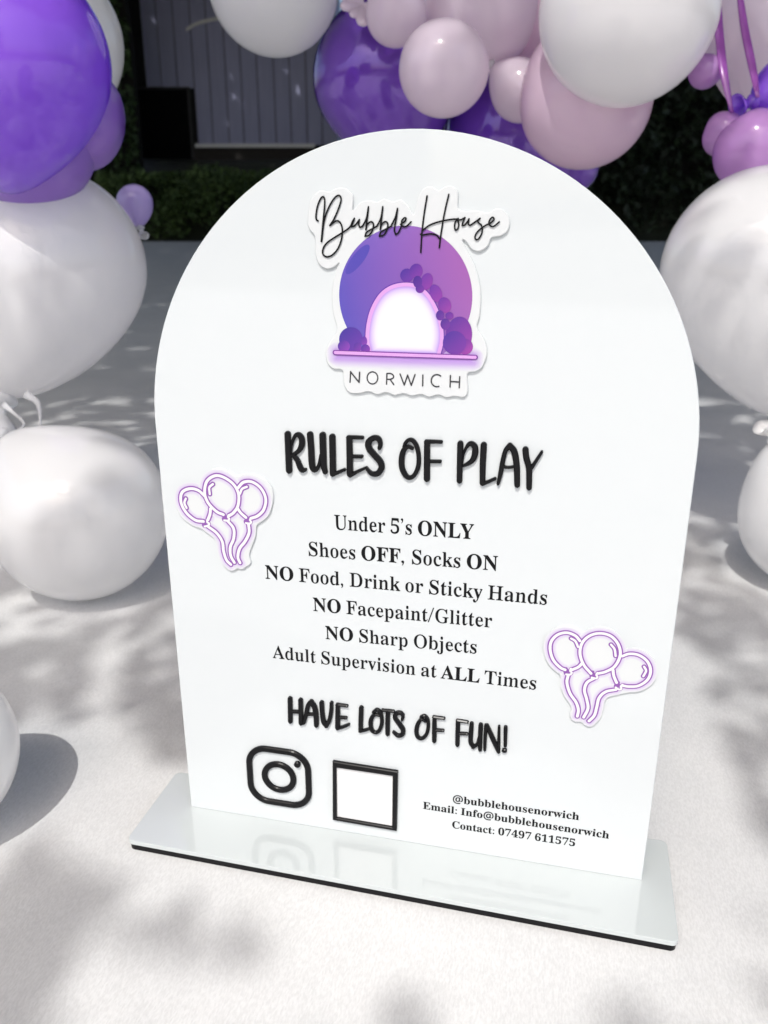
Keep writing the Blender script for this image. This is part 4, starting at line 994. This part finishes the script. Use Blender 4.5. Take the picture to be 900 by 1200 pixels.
lp = []
a0 = math.asin(max(-1, min(1, (bar_v - uy) / rad)))
for k in range(0, 91):
    a = a0 + (math.pi - 2 * a0) * k / 90
    lp.append((ux + rad * math.cos(a), uy + rad * math.sin(a)))
strokes_mesh('bar_glow', ZF, [[(80, 562, 66), (430, 574, 70), (780, 586, 66)]], PRINT, logo, 0, 0.00154, 0, flat=True, colr=(0.625, 0.645, 0.65), inner=lin(164, 120, 200))
print_shape('purple_disc', [lp], 0.00158, disc_col)


def ell(zoom, cx, cy_, rx, ry, t=0, n=40):
    out = []
    for k in range(n):
        a = 2 * math.pi * k / n
        x, y = rx * math.cos(a), ry * math.sin(a)
        out.append((cx + x * math.cos(t) - y * math.sin(t), cy_ + x * math.sin(t) + y * math.cos(t)))
    return zboard(zoom, out)


def flatc(c):
    return lambda u, v: c


print_shape('disc_shine', [ell(ZF, 180, 62, 96, 30, R(-52))], 0.00160, flatc(lin(77, 67, 160)))
arch = [(245, 552), (232, 490), (236, 410), (258, 325), (302, 250), (360, 208), (430, 194), (495, 206), (550, 252), (592, 325), (618, 410), (622, 490), (606, 562)]
strokes_mesh('arch_edge', ZF, [[(x, y, 15) for x, y in arch]], mat('dark_violet_print', lin(92, 52, 150), 0.25), logo, 0, 0.00164, 0, flat=True)
bm = bmesh.new()
layer = bm.verts.layers.float_color.new('Col')
ar = [(p.x, p.y) for p in spline(arch, 8)] + [(520, 560), (430, 557), (340, 555)]
cxm, cym = 428, 420
prev = None
seq = ((1.0, lin(140, 98, 188)), (.95, lin(172, 140, 208)), (.88, lin(198, 180, 220)), (.78, lin(212, 208, 224)), (.64, (0.70, 0.71, 0.71)))
for s, c in seq:
    ring = []
    for (x, y) in zboard(ZF, [(cxm + (x - cxm) * s, cym + (y - cym) * s) for x, y in ar]):
        v = bm.verts.new((x, -0.00169, y))
        v[layer] = (*c, 1)
        ring.append(v)
    if prev:
        for i in range(len(ring)):
            j = (i + 1) % len(ring)
            bm.faces.new((prev[i], prev[j], ring[j], ring[i]))
    prev = ring
bm.faces.new(prev)
bmesh.ops.recalc_face_normals(bm, faces=bm.faces)
for f in bm.faces:
    if f.normal.y > 0:
        f.normal_flip()
link('arch_opening', bm, PRINT, logo)
strokes_mesh('arch_neon', ZF, [[(x, y, 9.5) for x, y in arch]], NEONP, logo, 0, 0.00174, 0, flat=True)


def ball_cols(cx, cy_, r, dark, lite):
    c = Vector(board(ZF[0] + cx / ZF[2], ZF[1] + cy_ / ZF[2]))
    rr = r / ZF[2] * 0.00045

    def f(u, v):
        return mix3(dark, lite, 0.5 + 0.5 * ((u - c.x) * .7 + (c.y - v) * .7) / rr)
    return f


balls = [(712, 462, 70, 100, .1, 78, 42, 140, 140, 58, 150), (745, 520, 42, 42, 0, 82, 42, 138, 150, 60, 152), (690, 500, 62, 62, 0, 72, 42, 140, 112, 50, 148),
         (145, 482, 62, 64, 0, 62, 46, 140, 96, 50, 152), (215, 492, 16, 26, 0, 80, 46, 146, 130, 60, 160), (108, 518, 32, 30, 0, 70, 44, 140, 130, 60, 165), (180, 524, 21, 26, 0, 72, 44, 140, 120, 54, 156), (222, 534, 24, 26, 0, 76, 44, 142, 130, 58, 160),
         (440, 146, 36, 36, 0, 70, 44, 140, 104, 52, 150), (488, 124, 35, 40, .2, 76, 42, 140, 120, 54, 150), (543, 178, 32, 46, .3, 92, 46, 146, 132, 56, 150), (496, 180, 24, 32, 0, 64, 36, 128, 92, 44, 140), (508, 217, 23, 22, 0, 74, 40, 136, 112, 50, 148),
         (592, 240, 32, 48, -.35, 92, 46, 146, 136, 58, 152), (638, 302, 34, 42, -.3, 94, 46, 144, 138, 58, 150), (614, 356, 22, 27, 0, 66, 38, 130, 104, 48, 146), (663, 358, 22, 20, 0, 84, 42, 140, 120, 52, 148), (641, 402, 25, 30, 0, 70, 40, 132, 108, 48, 146)]
for k, b in enumerate(balls):
    print_shape('printed_balloon', [ell(ZF, *b[:5], 28)], 0.00178 + k * 6e-6, ball_cols(b[0], b[1], max(b[2], b[3]), lin(*b[5:8]), lin(*b[8:11])))
strokes_mesh('platform_edge', ZF, [[(62, 551, 13), (430, 564, 13), (800, 576, 13)]], mat('plum_print', lin(110, 52, 140), 0.25), logo, 0, 0.00195, 0, flat=True)
strokes_mesh('platform_bar', ZF, [[(64, 551, 8), (430, 564, 8), (798, 576, 8)]], NEONP, logo, 0, 0.00200, 0, flat=True)
cap_n = [[(140, 708, 3.6), (143, 652, 3.6), (188, 708, 3.6), (191, 655, 3.6)], [(258 + 28 * math.cos(R(a)), 685 + 32 * math.sin(R(a)), 3.4) for a in range(0, 361, 24)],
         [(332, 718, 3.6), (334, 662, 3.6)], [(334, 662, 3.6), (354, 662, 3.6), (368, 672, 3.6), (367, 685, 3.6), (352, 692, 3.6), (334, 692, 3.6)], [(350, 692, 3.6), (370, 720, 3.6)],
         [(403, 664, 3.6), (425, 722, 3.6)], [(425, 722, 3.6), (443, 670, 3.6)], [(443, 670, 3.6), (462, 724, 3.6)], [(462, 724, 3.6), (482, 667, 3.6)], [(523, 670, 3.6), (522, 726, 3.6)],
         [(597 + 30 * math.cos(R(a)), 699 + 32 * math.sin(R(a)), 3.4) for a in range(-48, -312, -22)],
         [(668, 672, 3.6), (666, 732, 3.6)], [(717, 678, 3.6), (714, 736, 3.6)], [(667, 703, 3.6), (715, 706, 3.6)]]
cap_n[0] = cap_n[0][:2]
cap_n += [[(143, 652, 3.6), (188, 708, 3.6)], [(188, 708, 3.6), (191, 655, 3.6)]]
strokes_mesh('town_name', ZF, cap_n, GREYINK, logo, 0, 0.00158, 0, flat=True)
ZG = (360, 210, 6.923)
ZH = (480, 210, 7.5)
b1 = [(455, 385), (488, 320), (505, 225), (497, 300), (484, 408), (496, 368), (525, 345), (546, 365), (535, 420), (508, 455), (478, 462), (490, 430), (540, 400), (576, 380)]
bub = [[(98, 338), (84, 325), (82, 285), (96, 210), (125, 150), (147, 150), (151, 210), (140, 330), (124, 505)],
       [(127, 500), (145, 350), (175, 250), (225, 160), (265, 132), (284, 160), (268, 225), (228, 320), (193, 375), (240, 340), (270, 345), (292, 390), (290, 470), (262, 555), (215, 612), (168, 628), (137, 605), (140, 560), (170, 515), (235, 470), (300, 430), (355, 388), (375, 345), (392, 318), (378, 355), (366, 386), (390, 380), (418, 348), (432, 328), (426, 362), (438, 390), (462, 375)],
       b1, [(x + 116, y - 1) for x, y in b1], [(690, 375), (722, 310), (740, 238), (728, 330), (714, 405), (726, 448), (748, 430), (772, 378)],
       [(765, 366), (795, 345), (810, 320), (795, 314), (774, 340), (780, 380), (810, 382), (850, 346)]]
hou = [[(160, 148), (135, 300), (115, 470), (105, 640)], [(350, 135), (312, 300), (282, 480), (267, 600)], [(118, 452), (180, 405), (260, 375), (360, 355), (420, 350)], [(103, 483), (120, 489), (190, 480), (240, 490), (270, 522)],
       [(432, 345), (408, 375), (401, 412), (408, 446), (428, 436), (438, 395), (430, 362), (452, 356)], [(455, 358), (492, 338), (473, 380), (467, 406), (487, 404), (515, 370), (527, 348), (521, 390), (537, 404), (562, 388)],
       [(558, 392), (600, 362), (624, 344), (604, 366), (612, 384), (633, 400), (643, 432), (640, 470), (620, 512), (595, 532), (579, 510), (595, 470), (635, 430), (680, 400)],
       [(680, 402), (722, 380), (747, 350), (730, 335), (705, 365), (706, 400), (740, 415), (792, 375)]]
strokes_mesh('bubble_word', ZG, [[(x, y, 6.6) for x, y in l] for l in bub], INK, logo, 0, 0.0021, 0, flat=True, step=0.0003, dz=5e-6)
strokes_mesh('house_word', ZH, [[(x, y, 7.2) for x, y in l] for l in hou], INK, logo, 0, 0.0021, 0, flat=True, step=0.0003, dz=5e-6)

# ------------------------------------------------------------------ balloons
def balloon(px, py, depth, rpx, elong, tail, m, label, group, knot=1.0, knot_m=None, knot_show=True, wob=0.012, pinch=0.35):
    """a latex balloon: (px, py) and rpx give its centre and radius as seen in the picture, depth its distance"""
    C = at(px, py, depth)
    r = rpx / F_PX * depth
    td = (RIGHT * tail[0] + UP * tail[1] - LOOK * tail[2]).normalized()
    q = Vector((0, 0, -1)).rotation_difference(td)
    seed = Vector((px * 0.013, py * 0.017, rpx * 0.1))
    bm = bmesh.new()
    NR, NS = 40, 56
    rows = []
    nr = 0.055 * r * knot
    endz = None
    for i in range(1, NR):
        th = math.pi * i / NR
        s, c = math.sin(th), math.cos(th)
        x = s * (1 if c > 0 else (1 - pinch * (-c) ** 1.5 * 0.5))
        z = c if c > 0 else c * (elong + 0.10 * (-c) ** 8)
        x = max(x * r, nr)
        rows.append((x, z * r))
    row_v = []
    top = bm.verts.new((0, 0, r))
    for x, z in rows:
        ring = []
        for k in range(NS):
            a = 2 * math.pi * k / NS
            v = Vector((x * math.cos(a), x * math.sin(a), z))
            f = 1 + wob * noise.noise(v / r * 0.9 + seed)
            ring.append(bm.verts.new(v * f))
        row_v.append(ring)
    for k in range(NS):
        bm.faces.new((top, row_v[0][k], row_v[0][(k + 1) % NS]))
    for a, b in zip(row_v, row_v[1:]):
        for k in range(NS):
            bm.faces.new((a[k], b[k], b[(k + 1) % NS], a[(k + 1) % NS]))
    bm.faces.new(row_v[-1][::-1])
    for v in bm.verts:
        v.co = q @ v.co
    bmesh.ops.recalc_face_normals(bm, faces=bm.faces)
    o = tag(link('balloon', bm, m, smooth=True), label, 'balloon', group)
    o.location = C
    if knot_show:
        z0 = rows[-1][1]
        u = r * knot
        prof = [(0.050, 0.02), (0.085, -0.01), (0.095, -0.04), (0.075, -0.07), (0.045, -0.09), (0.05, -0.13), (0.10, -0.20), (0.14, -0.25), (0.135, -0.262), (0.09, -0.22), (0.03, -0.14)]
        bm = bmesh.new()
        rings = []
        for x, z in prof:
            ring = []
            for k in range(20):
                a = 2 * math.pi * k / 20
                wv = 1 + (0.22 * math.sin(3 * a + px) if z < -0.15 else 0)
                ring.append(bm.verts.new(q @ Vector((x * u * wv * math.cos(a), x * u * wv * math.sin(a), z0 + z * u * (1 + (0.18 * math.sin(2 * a + py) if z < -.15 else 0))))))
            rings.append(ring)
        for a, b in zip(rings, rings[1:]):
            for k in range(20):
                bm.faces.new((a[k], b[k], b[(k + 1) % 20], a[(k + 1) % 20]))
        bmesh.ops.recalc_face_normals(bm, faces=bm.faces)
        link('knot', bm, knot_m or m, o, smooth=True)
    return o, C, r


def rest(px, py, rpx):
    """distance at which a balloon of that apparent size just touches the cloth"""
    return (CAM.z - GZ) / (-ray(px, py).z + rpx / F_PX)


GL, GR, GT = 'balloons of the cluster left of the sign', 'balloons of the cluster right of the sign', 'balloons hanging over the top of the sign'
LITSPOTS = []


def add(*a, lit=None, **k):
    o, C, r = balloon(*a, **k)
    if lit:
        LITSPOTS.append((C + RIGHT * (lit[0] * r) + UP * (lit[1] * r), r * lit[2]))
    return o


# left cluster
add(12, 72, 0.90, 114, 1.2, (-0.25, -1, -0.5), LATEX_PURPLE, 'big glossy violet balloon at the top left corner', GL, knot_show=False, lit=(-.1, .1, 1.1))
add(26, 160, 0.985, 84, 1.1, (-0.6, -0.4, -0.6), LATEX_LILAC, 'lilac balloon peeping out below the big violet one', GL, knot_show=False)
add(88, 138, 1.0, 58, 1.1, (-0.5, 0.3, -0.6), LATEX_LILAC, 'small lilac balloon at the lower right of the big violet one', GL, knot_show=False, wob=.14)
add(46, 48, 1.2, 95, 1.15, (-0.3, 1, -0.3), LATEX_WHITE, 'white balloon mostly hidden behind the big violet one', GL, knot_show=False)
add(58, 312, 1.09, 110, 1.36, (-0.30, -1, 0.1), LATEX_WHITE, 'tall white balloon left of the sign tapering down to its knot', GL, knot=1.6, knot_m=CLEAR, lit=(-.3, 0, .95))
add(158, 238, 1.22, 21, 1.3, (0.25, -1, 0.1), LATEX_PALELILAC, 'tiny pale lilac balloon beside the tall white one', GL, knot=2.4, knot_m=CLEAR)
dE = rest(92, 600, 103)
add(92, 600, dE, 103, 1.05, (-0.7, 0.75, 0.2), LATEX_WHITE, 'round white balloon resting on the cloth left of the sign', GL, knot=1.2, knot_m=CLEAR, lit=(-.1, .1, .8))
add(-96, 885, rest(-96, 885, 110), 110, 1.1, (-1, 0.4, 0), LATEX_WHITE, 'white balloon cut by the left edge near the front', GL, knot_show=False, lit=(0, 0, 1.2))
# over the top
add(321, -20, 1.15, 77, 1.1, (0.35, 1, -0.1), LATEX_WHITE, 'white balloon in front of the grey shed', GT, knot_show=False, lit=(-.4, 0, .6))
add(452, 92, 1.26, 85, 1.15, (0.2, -1, -0.2), LATEX_CHROME, 'dark pearly purple balloon behind the top of the arch, left of the pink ones', GT, knot_show=False)
add(612, 160, 1.34, 92, 1.1, (0.3, 1, -0.3), LATEX_CHROME, 'dark purple balloon low behind the pink cluster, touching the arch', GT, knot_show=False)
add(672, 196, 1.30, 29, 1.1, (-0.6, 0.6, -0.3), LATEX_CHROME, 'small dark purple balloon peeping out below the right pink one', GT, knot_show=False)
add(563, 8, 1.13, 70, 1.1, (0.2, 1, -0.2), LATEX_PALE, 'pale pink balloon at the top centre of the cluster', GT, knot_show=False, lit=(0, .1, .9))
add(630, 10, 1.16, 62, 1.1, (0.3, 1, -0.2), LATEX_PINK, 'pink balloon behind the large white one at the top', GT, knot_show=False)
add(520, 80, 1.03, 53, 1.06, (-0.2, 1, -0.6), LATEX_PALE, 'round pearl pink balloon just above the top of the arch', GT, knot_show=False, lit=(0, .2, .8))
add(464, 16, 1.08, 36, 1.15, (-0.25, 0.25, 1), LATEX_PALE, 'small pearl pink balloon with its knot facing the front', GT, knot=1.5, lit=(0, 0, .9))
add(610, 106, 1.14, 35, 1.15, (-0.85, 0.55, 0.3), LATEX_PALE, 'small pale pink balloon with a clear knot between two larger ones', GT, knot=2.2, knot_m=CLEAR, lit=(0, 0, .8))
add(686, 116, 1.07, 77, 1.12, (-0.5, 1, -0.3), LATEX_PINK, 'large pink balloon hanging lowest, right above the arch', GT, knot_show=False, lit=(.1, -.1, .9))
add(736, 12, 0.96, 103, 1.12, (0.3, 1, 0.15), LATEX_WHITE, 'large white balloon at the top right, in front of the pink ones', GT, knot_show=False, lit=(-.1, 0, 1.2))
# right cluster
add(890, 20, 1.12, 66, 1.9, (0.12, -1, 0), LATEX_PALE, 'pale mauve balloon at the top right edge', GR, knot_show=False, lit=(0, 0, .7))
add(922, 104, 1.0, 37, 1.2, (-0.75, -0.35, 0.2), LATEX_PURPLE, 'violet balloon cut by the right edge, its knot pointing left', GR, knot=2.6)
add(850, 158, 1.0, 26, 1.1, (1, 0.2, -0.3), LATEX_ORCHID, 'small orchid balloon, the left lobe above the right white balloon', GR, knot_show=False, wob=.14)
add(880, 176, 0.98, 43, 1.1, (0.3, 1, -0.2), LATEX_ORCHID, 'orchid balloon sitting on top of the tall right white balloon', GR, knot_show=False, wob=.1, lit=(0, .1, .9))
add(826, 84, 1.0, 19, 1.3, (1, 0.35, 0), LATEX_ORCHID, 'tiny orchid balloon end beside the large white balloon', GR, knot_show=False)
add(893, 316, 0.98, 114, 1.45, (0.12, -1, 0.1), LATEX_WHITE, 'tall white balloon right of the sign', GR, knot=1.3, knot_m=CLEAR, lit=(.35, -.15, .85))
dO = rest(961, 602, 92)
add(961, 602, dO, 92, 1.05, (-0.6, 0.8, 0.2), LATEX_WHITE, 'white balloon resting on the cloth at the right edge', GR, knot=1.0, lit=(0, 0, 1.1))


# stretched necks of the right cluster and the frilly tail over the purple balloon
def tube(name, pts, m, label, cat, group=None):
    bm = bmesh.new()
    path = spline(pts, 0.004) if len(pts) > 2 else [Vector(p) for p in pts]
    rings = []
    for i, p in enumerate(path):
        a = path[max(i - 1, 0)].to_3d() if False else Vector(path[max(i - 1, 0)][:3])
        b = Vector(path[min(i + 1, len(path) - 1)][:3])
        t = (b - a).normalized()
        s1 = t.cross(LOOK).normalized()
        s2 = t.cross(s1)
        rr = p[3]
        rings.append([bm.verts.new(Vector(p[:3]) + s1 * rr * math.cos(2 * math.pi * k / 12) + s2 * rr * .45 * math.sin(2 * math.pi * k / 12)) for k in range(12)])
    for a, b in zip(rings, rings[1:]):
        for k in range(12):
            bm.faces.new((a[k], a[(k + 1) % 12], b[(k + 1) % 12], b[k]))
    bm.faces.new(rings[0])
    bm.faces.new(rings[-1])
    bmesh.ops.recalc_face_normals(bm, faces=bm.faces)
    return tag(link(name, bm, m, smooth=True), label, cat, group)


def p4(px, py, d, rpx):
    return (*at(px, py, d), rpx / F_PX * d)


NECK = latex('plum_latex', (0.36, 0.10, 0.44), 0.2, 0.2)
GN = 'twisted balloon tails of the right cluster'
tube('balloon_tail', [p4(838, -30, 1.0, 5), p4(843, 40, .99, 5.5), p4(849, 90, .98, 5), p4(858, 132, .98, 2)], NECK, 'plum twisted balloon tail nearest the large white balloon', 'balloon tail', GN)
tube('balloon_tail', [p4(864, -30, 1.0, 3), p4(872, 30, .99, 5), p4(882, 80, .98, 5), p4(888, 114, .97, 2.5)], NECK, 'plum twisted balloon tail running down to the violet knot', 'balloon tail', GN)


GC = 'clear balloon tails left of the sign'
tube('balloon_tail', [p4(30, 462, .99, 5), p4(44, 472, .98, 3), p4(47, 490, .98, 1.5), p4(46, 508, .97, 1.8)], CLEAR, 'clear balloon tail hanging straight down between the two left white balloons', 'balloon tail', GC)
tube('balloon_tail', [p4(4, 474, .98, 4), p4(16, 484, .97, 1.9), p4(28, 497, .96, 1.6), p4(16, 508, .95, 1.9), p4(-6, 520, .95, 3)], CLEAR, 'clear balloon tail curling back to the left edge', 'balloon tail', GC)


def frill(px, py, d, size, m, label):
    bm = bmesh.new()
    C = at(px, py, d)
    for k in range(7):
        a = R(120 + k * 38)
        dirv = (RIGHT * math.cos(a) + UP * math.sin(a) - LOOK * 0.35).normalized()
        side = dirv.cross(LOOK).normalized()
        n3 = dirv.cross(side)
        rings = []
        L = size / F_PX * d * (0.8 + 0.3 * ((k * 5) % 3) / 2)
        for t, wd in ((0, .10), (.3, .2), (.65, .27), (.9, .2), (1.0, .05)):
            cpt = C + dirv * L * t
            rings.append([bm.verts.new(cpt + side * L * wd * math.cos(2 * math.pi * j / 8) + n3 * L * wd * .5 * math.sin(2 * math.pi * j / 8)) for j in range(8)])
        for x, y in zip(rings, rings[1:]):
            for j in range(8):
                bm.faces.new((x[j], x[(j + 1) % 8], y[(j + 1) % 8], y[j]))
        bm.faces.new(rings[-1])
    bmesh.ops.recalc_face_normals(bm, faces=bm.faces)
    return tag(link('balloon_frill', bm, m, smooth=True), label, 'balloon frill')


frill(425, 6, 1.12, 30, LATEX_PALE, 'pale pink petal-like balloon frill above the dark purple balloon')

# ------------------------------------------------------------------ leaf canopies added out of frame, shaped to dapple the light
LIT = [[(120, 745), (140, 735), (165, 745), (192, 752), (196, 775), (190, 800), (181, 768), (160, 762), (142, 790), (141, 830), (165, 875), (195, 890), (213, 910), (152, 985), (215, 1015), (180, 1045), (150, 1045), (115, 1020), (62, 1002), (38, 985), (72, 930), (106, 870), (105, 800)],
       [(60, 1240), (78, 1130), (112, 1085), (132, 1055), (160, 1015), (300, 1020), (500, 1060), (800, 1110), (775, 985), (790, 830), (770, 860), (800, 780), (835, 765), (850, 880), (890, 970), (960, 1060), (960, 1240)],
       [(-10, 905), (18, 870), (33, 900), (30, 950), (-10, 1010)], [(-10, 695), (48, 722), (45, 736), (-10, 762)],
       [(108, 429), (122, 424), (136, 429), (122, 434)], [(142, 433), (160, 426), (182, 420), (184, 436), (160, 440)], [(118, 474), (140, 462), (160, 462), (152, 474), (136, 480)], [(62, 489), (80, 485), (94, 490), (78, 495)],
       [(818, 455), (850, 460), (846, 474), (818, 478)], [(818, 585), (850, 592), (818, 592)], [(155, 676), (180, 672), (185, 682)]]


def in_poly(x, y, poly):
    r = False
    n = len(poly)
    for i in range(n):
        x0, y0 = poly[i]
        x1, y1 = poly[(i + 1) % n]
        if (y0 > y) != (y1 > y) and x < x0 + (y - y0) * (x1 - x0) / (y1 - y0):
            r = not r
    return r


LIT_GROUND = [[tuple(ground_at(px, py, GZ)[:2]) for px, py in poly] for poly in LIT]


def lit(P):
    if any(in_poly(P.x, P.y, poly) for poly in LIT_GROUND):
        return True
    if FX0 - .02 < P.x < FX1 + .02 and FY0 - .02 < P.y < FY1 + .02:
        return True
    if P.y > 0:
        q = P + TO_SUN * (-P.y / TO_SUN.y)
        if abs(q.x) < HW + .03 and -0.05 < q.z < SH + AR + .04:
            return True
    for C, r in LITSPOTS:
        d = C - P
        if d.dot(TO_SUN) > 0 and (d - TO_SUN * d.dot(TO_SUN)).length < r:
            return True
    return False


def in_frame(p, s):
    q = project(p)
    if q is None:
        return False
    m = 40 + s / q[2] * F_PX
    return -m < q[0] < 900 + m and -m < q[1] < 1200 + m


rnd = random.Random(3)
near = bmesh.new()
cnt = 0
for k in range(21000):
    px = rnd.uniform(-500, 1400)
    py = 300 + (rnd.random() ** 0.8) * 1150 if k < 12500 else rnd.uniform(290, 540)
    P = ground_at(px, py, GZ)
    dep = project(P)[2]
    if lit(P):
        # a few stray leaves soften the patch of sun in front of the sign
        if not (py > 1000 and noise.noise(Vector((P.x * 16, P.y * 16, 2))) > 0.3 and rnd.random() < .6):
            continue
        if FX0 - .03 < P.x < FX1 + .03 and FY0 - .03 < P.y < FY1 + .03:
            continue
        if P.y > 0:
            continue
    z = rnd.uniform(2.0, 2.8)
    p = P + TO_SUN * (z / TO_SUN.z)  # each leaf is set on the sun ray of the spot it shades
    size = min(0.004 + 0.042 * dep, 0.17)
    if in_frame(p, size):
        continue
    leaf(near, p, size, rnd)
    cnt += 1
farb = bmesh.new()
for k in range(50000):
    x, d = rnd.uniform(-9, 9), 1.9 + 17.5 * rnd.random() ** 0.8
    P = site(x, d, GZ)
    if d < 6 and lit(P):
        continue
    z = rnd.uniform(5.5, 8.5)
    p = P + TO_SUN * (z / TO_SUN.z)
    if in_frame(p, 0.4):
        continue
    leaf(farb, p, 0.34, rnd)
for k in range(3500):  # more leaves added overhead to dim the far end
    p = site(rnd.uniform(-8, 8), rnd.uniform(4, 10), rnd.uniform(6.0, 8.0))
    if in_frame(p, 0.4):
        continue
    if lit(p - TO_SUN * ((p.z - GZ) / TO_SUN.z)):
        continue
    leaf(farb, p, 0.34, rnd)


def shade_canopy(name, bm, foot, reach, label):  # the crown is added to block the sun; the trunk carries it
    root = tag(empty(name, foot), label, 'shade_canopy')
    o = link('crown', bm, LEAF)
    o.parent = root
    o.matrix_parent_inverse = Matrix.Translation(-Vector(foot))
    tb = bmesh.new()
    for q in reach:
        rings = []
        for (x, y, z, r) in q:
            rings.append([tb.verts.new((x - foot[0] + r * math.cos(a * math.pi / 5), y - foot[1] + r * math.sin(a * math.pi / 5), z - foot[2])) for a in range(10)])
        for a, b in zip(rings, rings[1:]):
            for j in range(10):
                tb.faces.new((a[j], a[(j + 1) % 10], b[(j + 1) % 10], b[j]))
    link('trunk', tb, BARK, root, smooth=True)


shade_canopy('shade_canopy', near, (-1.9, -3.4, GZ), [[(-1.9, -3.4, GZ, .07), (-1.85, -3.3, .8, .055), (-1.7, -3.0, 1.6, .035), (-1.2, -2.6, 2.1, .012)], [(-1.8, -3.2, 1.1, .035), (-1.2, -2.9, 1.75, .02), (-.7, -2.6, 2.15, .008)]], 'low leaf canopy added outside the frame, shaped to shade the cloth')
shade_canopy('shade_canopy', farb, (4.5, -9.0, GZ), [[(4.5, -9, GZ, .32), (4.4, -8.8, 3, .26), (4.0, -8.2, 6, .15), (3.4, -7.4, 8, .05)], [(4.3, -8.6, 3.6, .14), (2.2, -6.5, 6.6, .06), (0.5, -4.5, 7.6, .02)]], 'high leaf canopy added outside the frame to shade the hedge')


# added behind the camera for the sign's gloss to reflect: shrubs and a wall
rnd = random.Random(11)
bm = bmesh.new()
for k in range(12000):
    x = rnd.uniform(-26, 26)
    y = rnd.uniform(-27.2, -26)
    top = 1.2 + 1.5 * (0.5 + 0.5 * noise.noise(Vector((x * .35, 3, 1)))) + .35 * noise.noise(Vector((x * 1.6, 5, 1)))
    if x > -4.8:
        top = 0.5 + .45 * (0.5 + 0.5 * noise.noise(Vector((x * .5, 3, 1)))) + .16 * noise.noise(Vector((x * 2.2, 5, 1)))
    leaf(bm, Vector((x, y, rnd.uniform(GZ, top))), .3, rnd)
tag(link('added_shrubs', bm, LEAF), 'far row of shrubs added behind the viewer, seen only in the gloss of the sign', 'shrubs')
wl = tag(empty('added_wall', (-4.2, -10, GZ - .004)), 'rendered wall added behind the viewer, seen only in the gloss of the sign', 'wall')
bm = bmesh.new()
box(bm, -1.4, 2.35, -.12, .12, 0, 2.6)
link('wall_panel', bm, mat('grey_render', (0.36, 0.36, 0.37), .9), wl)
bm = bmesh.new()
box(bm, -1.5, 2.45, -.17, .17, 2.602, 2.68)
link('coping', bm, mat('pale_stone', (0.5, 0.5, 0.48), .9), wl)
